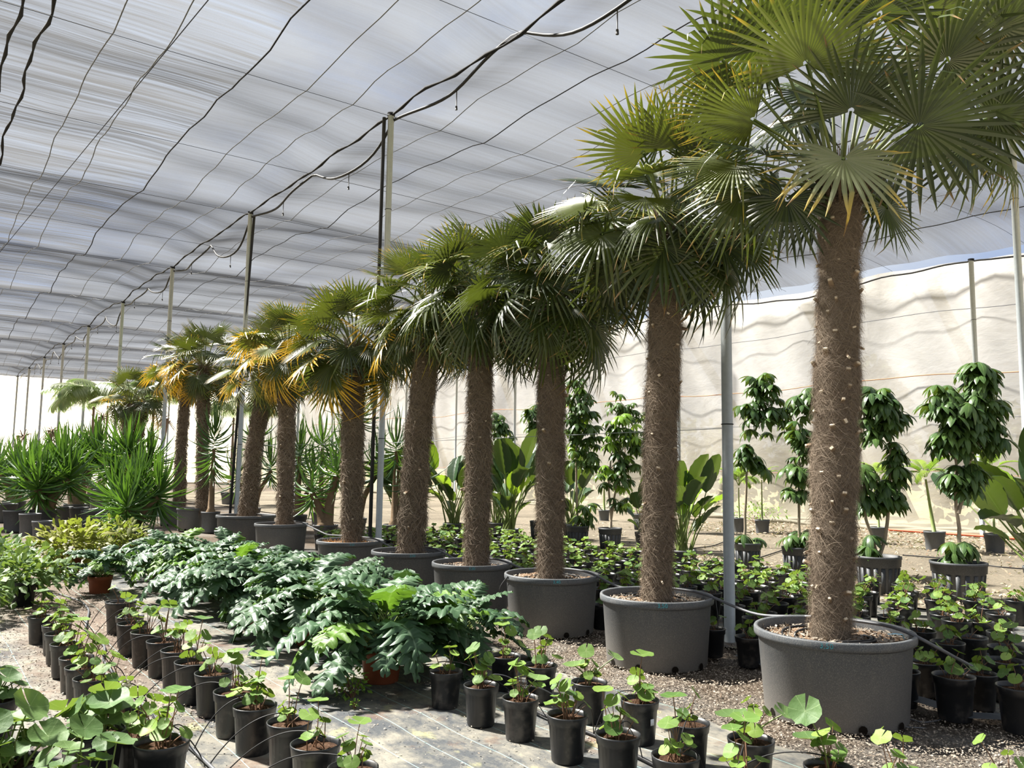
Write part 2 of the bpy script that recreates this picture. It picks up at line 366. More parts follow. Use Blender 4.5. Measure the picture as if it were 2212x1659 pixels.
ad = m.n('ShaderNodeMixShader'); ad.inputs[0].default_value = .5; m.l(df.outputs[0], ad.inputs[1]); m.l(tl.outputs[0], ad.inputs[2])
tr = m.n('ShaderNodeBsdfTransparent'); tr.inputs[0].default_value = (.97, .98, 1, 1)
mx = m.n('ShaderNodeMixShader'); m.l(o2, mx.inputs[0]); m.l(tr.outputs[0], mx.inputs[1]); m.l(ad.outputs[0], mx.inputs[2]); m.l(mx.outputs[0], m.out.inputs[0]); M['net'] = m.m
# cloth walls
def cloth_mat(name, top, low, tr_f, transl):
    m = MB(name); ps = m.pos(); at = m.n('ShaderNodeAttribute', attribute_name='tv'); vec = at.outputs['Vector']
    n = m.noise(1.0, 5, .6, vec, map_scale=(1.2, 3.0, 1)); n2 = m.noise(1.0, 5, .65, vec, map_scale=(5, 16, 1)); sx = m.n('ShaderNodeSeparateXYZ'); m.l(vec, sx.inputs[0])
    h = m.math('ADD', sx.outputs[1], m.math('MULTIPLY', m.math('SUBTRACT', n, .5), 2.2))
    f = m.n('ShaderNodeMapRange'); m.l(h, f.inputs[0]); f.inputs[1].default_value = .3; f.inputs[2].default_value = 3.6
    c = m.mix(f.outputs[0], low, top)  # tan low down: backlight from ground and plants beyond, put into the cloth colour
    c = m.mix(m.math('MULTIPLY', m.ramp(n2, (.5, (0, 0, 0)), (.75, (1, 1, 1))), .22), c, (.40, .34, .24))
    bp = m.bump(m.noise(1.0, 5, .6, vec, map_scale=(.9, 1.6, 1), dist=.3), .35, .08)
    b = m.bsdf(c, .9, .05, bp, final=False); t = m.n('ShaderNodeBsdfTranslucent'); m.l(c, t.inputs[0])
    a = m.n('ShaderNodeMixShader'); a.inputs[0].default_value = transl; m.l(b, a.inputs[1]); m.l(t.outputs[0], a.inputs[2])
    tr = m.n('ShaderNodeBsdfTransparent'); x = m.n('ShaderNodeMixShader'); x.inputs[0].default_value = tr_f; m.l(a.outputs[0], x.inputs[1]); m.l(tr.outputs[0], x.inputs[2]); m.l(x.outputs[0], m.out.inputs[0]); return m.m
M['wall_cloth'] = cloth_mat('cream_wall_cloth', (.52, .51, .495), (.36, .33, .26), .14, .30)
M['end_cloth'] = cloth_mat('cream_end_cloth', (.80, .76, .67), (.74, .68, .55), .10, .55)
M['bush'] = simple('outside_bush', (.05, .06, .02), .9, .1, .4, 4)
M['litter'] = blade_mat('fallen_leaf', (.12, .06, .032), (.46, .37, .26), transl=.1, rough=.7)
M['chips'] = blade_mat('gravel_chip', (.08, .06, .042), (.34, .29, .23), transl=.0, rough=.9)
#==SETTING
HR = 6.43
ORD = ['first', 'second', 'third', 'fourth', 'fifth', 'sixth', 'seventh', 'eighth', 'ninth', 'tenth', 'eleventh', 'twelfth', 'thirteenth', 'fourteenth', 'fifteenth', 'sixteenth', 'seventeenth', 'eighteenth', 'nineteenth', 'twentieth', 'twenty-first', 'twenty-second', 'twenty-third', 'twenty-fourth', 'twenty-fifth', 'twenty-sixth', 'twenty-seventh', 'twenty-eighth', 'twenty-ninth', 'thirtieth', 'thirty-first', 'thirty-second', 'thirty-third']
UVM = Matrix(((U[0], V[0], 0, 0), (U[1], V[1], 0, 0), (0, 0, 1, 0), (0, 0, 0, 1)))
UEND, VWALL = 59.5, 19.05
U0, SP = 4.33, 5.99
def roofz(u, v):
    u = np.asarray(u, float); v = np.asarray(v, float)
    ph = (u - U0) / SP
    s = np.abs(np.sin(PI * ph)); far = np.clip((u - 6) / 25, 0, 1)
    z = HR + (.08 + .32 * far) * (s ** .8)
    s2 = np.abs(np.sin(2 * PI * ph)); z += .02 * s2
    z += .020 * np.sin(u * 2.1 + v * .7) * np.sin(v * 1.3 + .4 * u) + .012 * np.sin(v * 2.9 + .3 * np.sin(u)) * s
    z += 0.018 * np.sin(u * 4.3 + 1.3 * np.sin(v * .8)) 
    z -= .25 * np.exp(-((v - 5.36) / .5) ** 2) * s * .8
    e = np.clip((v - (VWALL - 2.2)) / 2.2, 0, 1); z -= e ** 2 * (.18 + .25 * s)
    return z
def grid(us, vs_, zf, M_at=None):
    uu, vv = np.meshgrid(us, vs_, indexing='ij'); zz = zf(uu, vv)
    v = uu[..., None] * U + vv[..., None] * V + zz[..., None] * np.array([0, 0, 1.])
    nu, nv = uu.shape; i = np.arange(nu - 1)[:, None] * nv; j = np.arange(nv - 1)[None]
    q = np.stack([i + j, i + nv + j, i + nv + j + 1, i + j + 1], -1).reshape(-1, 4)
    g = G(); g.add(v, q=q, a=np.stack([uu, vv, zz], -1)); return g
# ground
us = np.concatenate([np.arange(-12, 0, 1.), np.arange(0, 16, .16), np.arange(16, 60.1, .8)])
vv_ = np.concatenate([np.arange(-22, -1, 1.), np.arange(-1, 11, .16), np.arange(11, 19.4, .4), [19.6]])
def gz(u, v): return -.012 + .012 * np.sin(u * 1.7 + v) * np.sin(v * 2.3) + .008 * np.sin(u * 5.1) * np.sin(v * 4.7 + 1)
o = obj('ground', grid(us, vv_, gz).mesh('ground', [M['earth']])); o['kind'] = 'structure'
g = G(); g.add([[-300, -150, -.12], [300, -150, -.12], [300, 400, -.12], [-300, 400, -.12]], q=[[0, 1, 2, 3]])
o = obj('ground_outside', g.mesh('ground_outside', [M['outside']])); o['kind'] = 'structure'
# pale yard strip towards the right wall
g = grid(np.arange(-6, 40, .4), np.arange(8.3, 19.0, .4), lambda u, v: gz(u, v) * .3 + .012)
o = obj('ground_yard', g.mesh('ground_yard', [M['yard']])); o['kind'] = 'structure'
def mat_sheet(u0, u1, v0, v1, name, z=.014, wav=.05):
    us = np.arange(u0, u1, .12); k = 26; vv = np.linspace(0, 1, k)
    uu = np.repeat(us[:, None], k, 1); a = v0 + wav * np.sin(us * 1.9) + wav * .6 * np.sin(us * 5.3); b = v1 + wav * np.sin(us * 1.3 + 1) + wav * .6 * np.sin(us * 4.1)
    vg = a[:, None] + (b - a)[:, None] * vv[None]
    zz = z + .006 * np.sin(uu * 3.1 + vg * 2) * np.sin(vg * 5.0) + .004 * np.sin(uu * 8.3)
    nu, nv = uu.shape; i = np.arange(nu - 1)[:, None] * nv; j = np.arange(nv - 1)[None]
    q = np.stack([i + j, i + nv + j, i + nv + j + 1, i + j + 1], -1).reshape(-1, 4)
    g = G(); g.add(np.stack([uu, vg, zz], -1), q=q)
    o = obj(name, g.mesh(name, [M['mat']]), None, UVM); o['kind'] = 'structure'; return o
mat_sheet(-2.5, 16, -3.2, 3.62, 'ground_weed_mat')
mat_sheet(-2.5, 12.5, 5.12, 8.2, 'ground_weed_mat_beyond')
# lifted mat flaps
def flap(pts, w, label):
    pts = np.array(pts, float); k = len(pts); g = G()
    side = np.repeat((U * .3 + V)[None, None], 1, 0).repeat(k, 1); ribbons(g, pts[None], np.full((1, k), w), side)
    o = obj('mat_flap', g.mesh('mat_flap', [M['mat_edge']])); o['label'] = label; o['category'] = 'fabric'; o['group'] = 'curled weed mat edges'
flap([hit(1330, 1362, .03), hit(1352, 1372, .045), hit(1378, 1380, .03)], .05, 'short black mat edge curled beside the second biggest pot')
flap([hit(1595, 1412, .03), hit(1625, 1422, .06), hit(1660, 1436, .03)], .07, 'dark mat flap curled up between steel post and largest pot')
flap([hit(1940, 1500, .03), hit(1990, 1512, .07), hit(2050, 1530, .04), hit(2100, 1545, .05), hit(2170, 1548, .03)], .07, 'long dark mat edge wavering right of the largest pot')

# ceiling net
usr = np.arange(-10, UEND + .2, .22); vsr = np.concatenate([np.arange(-18, -2, .8), np.arange(-2, VWALL + .01, .26)])
NET = o = obj('ceiling_shade_net', grid(usr, vsr, roofz).mesh('ceiling_shade_net', [M['net']])); o['kind'] = 'structure'
# cords along the rows
def cord(v, r, matn, name, label, wob=.02, u0=-4, u1=None, dz=.03):
    wob *= .5
    u1 = UEND if u1 is None else u1
    uu = np.arange(u0, u1, .35); vv = v + wob * np.sin(uu * 1.9 + v) + wob * .8 * np.sin(uu * 4.7 + 2 * v)
    p = np.stack([P(a, b, float(roofz(a, b)) - dz) for a, b in zip(uu, vv)])
    rr = r * (1 + .35 * np.sin(uu * 9.0)) if r > .014 else np.full(len(uu), r)
    g = G(); tube(g, p, rr, 5 if r > .014 else 4); o = obj(name, g.mesh(name, [M[matn]]), NET); o['label'] = label; return o
cord(.72, .020, 'wire', 'net_seam_cord', 'thick black seam cord at the far left upper corner', .04)
cord(1.0, .019, 'wire', 'net_seam_cord', 'thick black wavy cord, next to the corner one, dropping down left edge', .05)
GREYS = [(1.66, 'pale grey cord through the wrinkled net, nearer the left edge'), (2.27, 'pale grey cord through the wrinkled net, nearer the thin black lacing'), (4.1, 'grey cord in the smooth net, left one of the pair beside the main line'), (4.77, 'grey cord in the smooth net, right one of the pair beside the main line'), (6.2, 'grey cord just right of the main post line'), (7.8, 'grey cord just right of the thin black lacing above the palms'), (8.6, 'grey cord behind the tallest crowns'), (9.6, 'farthest right grey cord of the smooth net panel'), (13.4, 'grey cord over the umbrella trees'), (15.2, 'grey cord nearest the cloth wall')]
for v, l in GREYS: cord(v, .008, 'grey_cord', 'net_cord', l, .022)
cord(3.3, .011, 'wire', 'net_lacing', 'thin black laced seam left of the main post line', .03)
cord(5.36, .020, 'wire', 'net_seam_cord', 'thick knotted black seam running over the main line of posts', .02)
cord(7.02, .010, 'wire', 'net_lacing', 'thin black laced seam right of the main line, above the palms', .02)
cord(11.6, .011, 'wire', 'net_lacing', 'black laced seam along the second line of posts', .02)
cord(17.0, .012, 'wire', 'net_lacing', 'black laced seam near the cloth wall', .02)
k = 0
for i in range(-1, 19):
    u = U0 + SP * i * .5
    vv = np.arange(-6, VWALL, .5); p = np.stack([P(u, b, HR - .05 - .18 * max(0, (b - 16.8) / 2.2) ** 2) for b in vv]); g = G(); tube(g, p, .004, 4)
    o = obj('cross_wire', g.mesh('cross_wire', [M['wire']]), NET)
# straight guy line
g = G(); tube(g, [P(8.5, 2.35, 6.35), P(24, 1.5, 6.3)], .006, 4); o = obj('guy_line', g.mesh('guy_line', [M['wire']]), NET)

# walls
def wall(name, ufun, n0, n1, step, ztop, mat, dent):
    ss = np.arange(n0, n1 + step, step); zs = np.linspace(0, 1, 34)
    v = []; a = []
    for s_ in ss:
        for t in zs:
            top = ztop(s_); z = top * t; b = ufun(s_); d = .05 * math.sin(s_ * 1.3 + z * .8) + .035 * math.sin(s_ * 4.1 + 1.2 * math.sin(z * 1.1)) + dent(s_, z)
            v.append(b[0] + b[1] * d + np.array([0, 0, z])); a.append((s_, z, 0))
    ns, nz = len(ss), len(zs); i = np.arange(ns - 1)[:, None] * nz; j = np.arange(nz - 1)[None]
    q = np.stack([i + j, i + nz + j, i + nz + j + 1, i + j + 1], -1).reshape(-1, 4)
    g = G(); g.add(v, q=q, a=a); o = obj(name, g.mesh(name, [mat])); o['kind'] = 'structure'; return o
def rtop(s):
    dip = .9 * math.exp(-((s - 29.5) / 1.5) ** 2)
    return float(roofz(s, VWALL)) - .02 - .05 * abs(math.sin((s - 8.25) / 8.2 * PI)) - dip
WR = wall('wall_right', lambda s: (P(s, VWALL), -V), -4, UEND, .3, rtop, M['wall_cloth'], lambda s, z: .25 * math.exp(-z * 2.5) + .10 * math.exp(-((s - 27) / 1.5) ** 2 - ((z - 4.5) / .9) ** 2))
wall('wall_end', lambda s: (P(UEND, s), -U), -18, VWALL, .5, lambda s: float(roofz(UEND, s)) - .02, M['end_cloth'], lambda s, z: 0.0)
# folded cloth at the wall foot
g = G()
for k, (dv, z, r) in enumerate([(.5, .07, .07), (.62, .05, .05), (.36, .1, .06)]):
    uu = np.arange(-4, 40, .4); p = np.stack([P(a, VWALL - dv + .06 * math.sin(a * 2.1 + k) + .03 * math.sin(a * 5 + k), z + .03 * math.sin(a * 3.3 + 2 * k)) for a in uu]); tube(g, p, r, 6, 0)
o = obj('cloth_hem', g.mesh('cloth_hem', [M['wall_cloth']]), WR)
# ropes on right wall
for zz, r, mm, l, nm in [(3.55, .014, 'rope', 'rusty rope line sagging across the cream wall at mid height', 'wall_rope'), (5.0, .008, 'grey_cord', 'grey line across the upper part of the cream wall', 'wall_line'), (2.6, .007, 'grey_cord', 'grey line across the cream wall below the rusty rope', 'wall_line'), (1.35, .007, 'rope', 'thin brown line low across the cream wall', 'wall_line')]:
    uu = np.arange(-4, 45, .4); p = np.stack([P(a, VWALL - .16, zz + .05 * math.sin(a * .75) + .015 * math.sin(a * 2.2)) for a in uu]); g = G(); tube(g, p, r, 4); o = obj(nm, g.mesh(nm, [M[mm]]), WR); o['label'] = l
# black cable along the wall top
uu = np.arange(-4, 45, .25); p = np.stack([P(a, VWALL - .22, rtop(a) + .55 * math.exp(-((a - 29.5) / 1.8) ** 2) - .05 - .15 * abs(math.sin((a - 8.25) / 8.2 * PI))) for a in uu]); g = G(); tube(g, p, .022, 5)
o = obj('wall_top_cable', g.mesh('wall_top_cable', [M['black_pipe']]), WR); o['label'] = 'black cable along the top edge'
# things beyond the cloth: braces, hedges
for i, (a0, b0) in enumerate([(9.6, 7.6), (17.5, 13.6), (13.0, 10.4), (22.2, 19.6), (27.5, 24.8), (34, 31)]):
    g = G(); tube(g, [P(a0, VWALL + .35, 5.9), P((a0 + b0) / 2, VWALL + .45, 3.2), P(b0, VWALL + .7, .2)], .14, 6)
    o = obj('brace_strap', g.mesh('brace_strap', [M['wire']])); o['label'] = 'faint brace band behind the cream cloth, ' + ['behind the rightmost umbrella trees', 'just left of the near post', 'between the nearest trunk and the near post', 'right of the second trunk', 'between the third and second trunks', 'left of the third trunk'][i]; o['category'] = 'strap'; o['group'] = 'braces behind the cloth wall'
def blob(name, c, s, n, label, seed):
    r = np.random.default_rng(seed); N = n
    d = nrm(r.normal(size=(N, 3))); rad = r.random(N) ** .4
    p = np.array(c) + d * rad[:, None] * np.array(s); p[:, 2] = np.maximum(p[:, 2], 0)
    a = nrm(r.normal(size=(N, 3))); L = .28
    pts = np.stack([p - a * L / 2, p, p + a * L / 2 + np.array([0, 0, -.05])], 1); w = np.array([.05, .10, .01])[None].repeat(N, 0)
    g = G(); ribbons(g, pts, w, nrm(np.cross(a, r.normal(size=(N, 3))))); tube(g, [np.array([c[0], c[1], 0]), np.array(c)], .1, 5)
    o = obj(name, g.mesh(name, [M['bush']])); o['label'] = label; o['category'] = 'bush'; o['group'] = 'bushes outside behind the cloth'
blob('outside_bush', P(13.2, 22.5, 2.9), (1.3, 1.3, 1.9), 1200, 'bush outside showing as a pale shadow through the cloth wall', 3)
for i, (a, h) in enumerate([(7.0, 1.5), (10, 1.9), (16.5, 1.6), (20, 1.8), (25, 1.6), (31, 1.7)]):
    blob('outside_bush', P(a, 22.5 + (i % 3), h * .8), (2.4, 1.6, h), 1000, f'low hedge bush outside the cloth wall, {ORD[i]} from the right', 10 + i)

# posts
def post(p, h, r, label, pipe=None, group=None, lean=(0, 0)):
    t = thing('steel_post', label, 'post', p, group)
    g = G(); tube(g, [(0, 0, -.03), (lean[0] * .5, lean[1] * .5, h / 2), (lean[0], lean[1], h)], r, 14); obj('post_tube', g.mesh('post_tube', [M['galv']]), t)
    g = G(); tube(g, [(lean[0], lean[1], h - .02), (lean[0], lean[1], h + .03)], r * 1.25, 12); obj('post_cap', g.mesh('post_cap', [M['wire']]), t)
    for zz in (1.72, h * .78):
        g = G(); th = np.linspace(0, 2 * PI, 16); tube(g, np.stack([np.cos(th) * (r + .003) + lean[0] * zz / h, np.sin(th) * (r + .003) + lean[1] * zz / h, zz + 0 * th], 1), .004, 4, cap=False); obj('wire_band', g.mesh('wire_band', [M['wire']]), t)
    if pipe is not None:
        dx, dy, ex, ey = pipe
        g = G(); zs = np.linspace(.02, h - .05, 12); tube(g, [(dx + (ex - dx) * (z / h) ** 1.2, dy + (ey - dy) * (z / h) ** 1.2, z) for z in zs], .026, 8); obj('riser_pipe', g.mesh('riser_pipe', [M['black_pipe']]), t, label='black riser pipe')
    return t
lab = ['steel post standing between the two largest palm pots', 'steel post with black riser pipe, rising left of the fourth palm from the right', 'steel post with black pipe crossing it, left of centre', 'slim steel post rising above the yellow-fringed crown', 'steel post above the green crown of the twin palm', 'steel post left of the farthest palm', 'steel post among the dry stems, third from the left end', 'steel post, second in from the far left end of the line', 'leftmost but one thin post against the pale end cloth', 'farthest left thin steel post against the pale end cloth']
for i in range(10):
    pp = P(U0 + SP * i, 5.36)
    if i == 9: pp = P(U0 + SP * 8.93, 5.36)
    pipe = None
    if i == 1: pipe = (-.115, -.02, -.095, -.02)
    if i == 2: pipe = (-.12, -.03, .085, -.01)
    post(pp, HR - .03, .044 if i < 3 else .05, lab[i], pipe)
post(P(4.66, 11.75), HR, .045, 'steel post at the right edge of the view, near one'); post(P(10.6, 11.5), HR, .045, 'steel post hidden behind the second palm trunk from the right')
for i, u in enumerate((16.5, 22.4, 28.3, 34.3, 40.3, 46.3)):
    post(P(u, 11.35), HR, .045, ['steel post behind the fourth trunk', 'pale steel post just left of the riser pipe post', 'steel post behind the spiky yucca star', 'pale steel post just behind the crossing pipe post', 'farther steel post behind the yellow crowns', 'farthest steel post behind the palms'][i])
for i, u in enumerate((8.2, 16.6, 24.7, 33.0, 41.0, 50.0)):
    post(P(u, 18.35), 5.95, .05, ['steel post before the cloth behind the umbrella tree at right', 'steel post before the cloth, hidden by the big near post', 'dark steel post before the gathered drape of cream cloth', 'thin dark post against the cream cloth right of the big riser post', 'thin dark post against cloth behind the third-biggest trunks', 'thin dark post against cloth left of the leaning trunk'][i])
g = G(); tube(g, [P(29.0, 18.5, 0), P(29.0, 18.5, 5.6)], .04, 8); o = obj('wall_post', g.mesh('wall_post', [M['galv']])); o['label'] = 'thin post against cream cloth just left of the third trunk cluster'; o['category'] = 'post'

# overhead irrigation pipe drooping under the main line
t = thing('overhead_pipe', 'black irrigation pipe looping under the main line of posts', 'pipe', P(0, 5.36, 0))
uu = np.arange(-3, U0 + SP * 8.9, .18); p = []
for a in uu:
    ph = ((a - U0) / SP) % 1.0; k = int((a - U0) // SP); am = [.50, .42, .55, .35, .5, .3, .45, .4, .3, .3, .3][k % 11] * 1.0
    if ph < .5: dz = am * math.sin(ph / .5 * PI)
    else: dz = am * .35 * math.sin((ph - .5) / .5 * PI)
    b = 5.36 + .04 * math.sin(a * 3)
    p.append(P(a, b + .06, float(HR - .10 + .06 * math.sin(PI * ph) - dz)) - P(0, 5.36, 0))
g = G(); tube(g, p, .020, 7); obj('hanging_pipe', g.mesh('hanging_pipe', [M['black_pipe']]), t)
p = np.array(p)
gs = G(); tube(gs, [(0, 0, 0), (0, 0, -.22)], .007, 5); tube(gs, [(0, 0, -.22), (0, 0, -.27)], [.014, .018], 6); sm = gs.mesh('sprinkler', [M['black_pipe']])
for a in np.arange(-1.2, U0 + SP * 8.5, SP / 2):
    i = int(np.argmin(abs(uu - a - .9))); obj('hanging_sprinkler', sm, t, p[i])
#==PLANTS
# ------------------------------------------------------------------ fan palms
def fan_mesh(name, mat, R=.46, span=4.6, n=33, cup=.12, droop=.12, seed=0, fold=.32):
    r = np.random.default_rng(seed); g = G(); dth = span / n
    rs = np.array([.04, .22, .38, .62, .86, 1.0])
    for k in range(n):
        th = -span / 2 + (k + .5) * dth
        L = R * (1 - .30 * (abs(th) / (span / 2)) ** 2) * r.uniform(.90, 1.05)
        jitter = r.normal() * .03; dr = droop * r.uniform(.4, 1.6); tw = r.normal() * .10; sp_ = .45
        hw = math.tan(dth / 2) * R
        brk = r.random() < .10
        V_ = []; A_ = []
        for i, q in enumerate(rs):
            rad = q * L; a = th + jitter * max(0, q - sp_) * 2
            if q <= .39: w = math.tan(dth / 2) * rad
            else: w = hw * .385 * (1.06 - ((q - .38) / .62) ** 2.2 * 1.02)
            z = cup * R * (q ** 1.5) * (abs(th) / 2.0) ** 1.0 - dr * R * max(0, q - .36) ** 1.8 * 2.6
            if brk and q > .7: z -= (q - .7) * R * 1.3; rad = L * .72 + (q - .72) * L * .35
            d = np.array([math.sin(a), math.cos(a), 0]); s = np.array([math.cos(a), -math.sin(a), 0])
            s = s + np.array([0, 0, tw * max(0, q - .4)])
            up = np.array([0, 0, 1.]) * w * fold * 1.6
            V_ += [d * rad - s * w + [0, 0, z] - up, d * rad + [0, 0, z], d * rad + s * w + [0, 0, z] - up]
            rr = r.random()
            A_ += [(q, -1, k / n), (q, 0, (k * .618) % 1), (q, 1, k / n)]
        for a_ in A_[0::1]: pass
        rv = (k * .618) % 1
        A_ = [(a[0], a[1], rv) for a in A_]
        Q = [[i * 3 + j, i * 3 + j + 1, i * 3 + j + 4, i * 3 + j + 3] for i in range(len(rs) - 1) for j in (0, 1)]
        g.add(V_, q=Q, a=A_)
    return g.mesh(name, [M[mat]], smooth=False)
FAN = {}
def fan(kind, i):
    """kind = colour, i = shape variant"""
    key = (kind, i)
    if key not in FAN:
        sh = [dict(span=4.7, cup=.10, droop=.06), dict(span=4.2, cup=.25, droop=.16), dict(span=4.9, cup=.05, droop=.35), dict(span=3.3, cup=.1, droop=.05), dict(span=3.9, cup=.35, droop=.55), dict(span=5.1, cup=.02, droop=.12)][i]
        FAN[key] = fan_mesh('fan_blade_' + kind, 'fan_' + kind, seed=i * 7 + len(kind), **sh)
    return FAN[key]
g = G(); tube(g, [(0, 0, 0), (0, .33, .02), (0, .66, .03), (0, 1, 0)], [.014, .010, .009, .008], 6); PET = g.mesh('petiole', [M['petiole']])
stg = G()
stg.add([[-.02, 0, -.012], [.02, 0, -.012], [.02, 0, .012], [-.02, 0, .012], [-.011, .075, -.006], [.011, .075, -.006], [.011, .075, .007], [-.011, .075, .007]],
        q=[[0, 1, 5, 4], [1, 2, 6, 5], [2, 3, 7, 6], [3, 0, 4, 7], [4, 5, 6, 7]], a=[(0, 0, 0)] * 4 + [(1, 0, 0)] * 4)
STUB = stg.mesh('leaf_stub', [M['stub']], smooth=False)

def add_fan(palm, base, root, hub, axis, normal, R, kind, var):
    """hub, axis, normal in world; root = palm origin; base = where the petiole leaves the trunk"""
    axis = nrm(axis); x = np.cross(axis, nrm(normal)); Mh = frame(hub - root, x, axis)
    s = R / .46
    lf = obj('leaf', fan(kind, var), palm, Mh @ Matrix.Scale(s, 4))
    d = hub - base; L = np.linalg.norm(d)
    xx = np.cross(d, [0, 0, 1.]); xx = xx if np.linalg.norm(xx) > .02 else np.array([1., 0, 0])
    Mp = frame(base - root, xx, d) @ Matrix.Diagonal((1, L, 1, 1))
    obj('petiole', PET, lf, (Mh @ Matrix.Scale(s, 4)).inverted() @ Mp)
    return lf

def trunk_parts(palm, pts, rads, root, hairs, stubs, seed, hw=.0016, hl=(.06, .15)):
    r = np.random.default_rng(seed); pts = np.asarray(pts) - root
    # smooth path
    k = len(pts); T = np.linspace(0, 1, k); tt = np.linspace(0, 1, 130)
    path = np.stack([np.interp(tt, T, pts[:, i]) for i in range(3)], 1)
    for _ in range(30): path[1:-1] = (path[:-2] + path[1:-1] * 2 + path[2:]) / 4
    rads = np.array(rads) * (.70 if hairs > 30000 else .78); rad = np.interp(tt, np.linspace(0, 1, len(rads)), rads)
    n = 22; th = np.arange(n) / n * 2 * PI
    hh = float(np.linalg.norm(path[-1] - path[0])); rows = max(8, int(hh / .072))
    ph1, ph2 = r.random(2) * 6
    def prof(u): 
        fr = (u * rows) % 1.0
        return .93 * (1 + .085 * np.sin(u * hh * 13 + ph1) + .05 * np.sin(u * hh * 29 + ph2)) * (1.0 + .075 * (1 - fr) - .04)
    lump = prof(tt)[:, None] / .93 * (1 + .05 * r.normal(size=(130, n)))
    rr = rad[:, None] * .93 * lump
    v = np.stack([path[:, None, 0] + rr * np.cos(th), path[:, None, 1] + rr * np.sin(th), path[:, None, 2] + 0 * rr], -1)
    i = np.arange(129)[:, None] * n; j = np.arange(n)[None]; j2 = (j + 1) % n
    g = G(); g.add(v, q=np.stack([i + j, i + j2, i + n + j2, i + n + j], -1)); disc(g, rads[-1], float(path[-1][2]), 12, 0, 1, 0, (path[-1][0], path[-1][1]))
    tr = obj('trunk', g.mesh('trunk', [M['bark']]), palm)
    # fibre
    def surf(u, a, off=0.0):
        c = np.stack([np.interp(u, tt, path[:, i]) for i in range(3)], -1); q = np.interp(u, tt, rad) * prof(u) + off
        return c + np.stack([np.cos(a) * q, np.sin(a) * q, 0 * q], -1)
    N = hairs; u = r.random(N)
    u = np.clip((np.floor(u * rows) + np.clip(r.random(N) ** 1.3, 0, 1)) / rows, 0, 1); a = r.random(N) * 2 * PI
    p0 = surf(u, a); out = np.stack([np.cos(a), np.sin(a), 0 * a], -1); tan = np.stack([-np.sin(a), np.cos(a), 0 * a], -1)
    sg = r.choice([-1, 1], N); L = r.uniform(*hl, N)
    wild = (r.random(N) < .18)[:, None]
    dd = tan * (sg * r.uniform(.3, 1.0, N))[:, None] + np.array([0, 0, -1.]) * r.uniform(-.25, 1.0, N)[:, None] + out * (r.uniform(.0, .32, N) + .4 * wild[:, 0] * r.random(N))[:, None] * (.7 if hairs > 30000 else 1)
    dd = nrm(dd); K = 4; ss = np.linspace(0, 1, K)
    P_ = p0[:, None] + dd[:, None] * (L[:, None] * ss)[..., None]
    P_ = P_ - out[:, None] * ((L[:, None] * ss) ** 2 / (2 * .14))[..., None] * np.abs(np.sum(dd * tan, 1))[:, None, None]
    P_[..., 2] -= (ss ** 2)[None] * L[:, None] * r.uniform(.0, .9, N)[:, None]; P_ += nrm(r.normal(size=(N, 1, 3))) * (np.sin(ss * PI) * .12)[None, :, None] * L[:, None, None]
    P_ += out[:, None] * (.006 + .014 * r.random(N))[:, None, None]
    w = np.repeat(r.uniform(.6, 1.5, N)[:, None] * hw, K, 1) * np.array([1, 1, .8, .3])[None]
    side = nrm(np.cross(dd, out + r.normal(size=(N, 3)) * .5))
    g = G(); ribbons(g, P_, w, side, rnd=r.random(N))
    f = obj('fibre', g.mesh('fibre', [M['fibre']]), tr); f['kind'] = 'stuff'
    for q in range(stubs):
        uu = np.array([(q + .5) / stubs * .93 + .01]); aa = np.array([(q * 2.399 + r.normal() * .25) % (2 * PI)])
        p = surf(uu, aa, -.008)[0]; o_ = np.array([math.cos(aa[0]), math.sin(aa[0]), 0.]); up = r.uniform(.5, 1.6) if r.random() < .75 else r.uniform(-.6, .2)
        ax = nrm(o_ + np.array([0, 0, up]) + r.normal(size=3) * .15)
        obj('leaf_stub', STUB, tr, frame(p, np.cross(ax, o_) + 1e-3, ax) @ Matrix.Diagonal((r.uniform(.6, 1.2), r.uniform(.6, 1.25), r.uniform(.7, 1.1), 1)))
    return tr, path[-1] + root

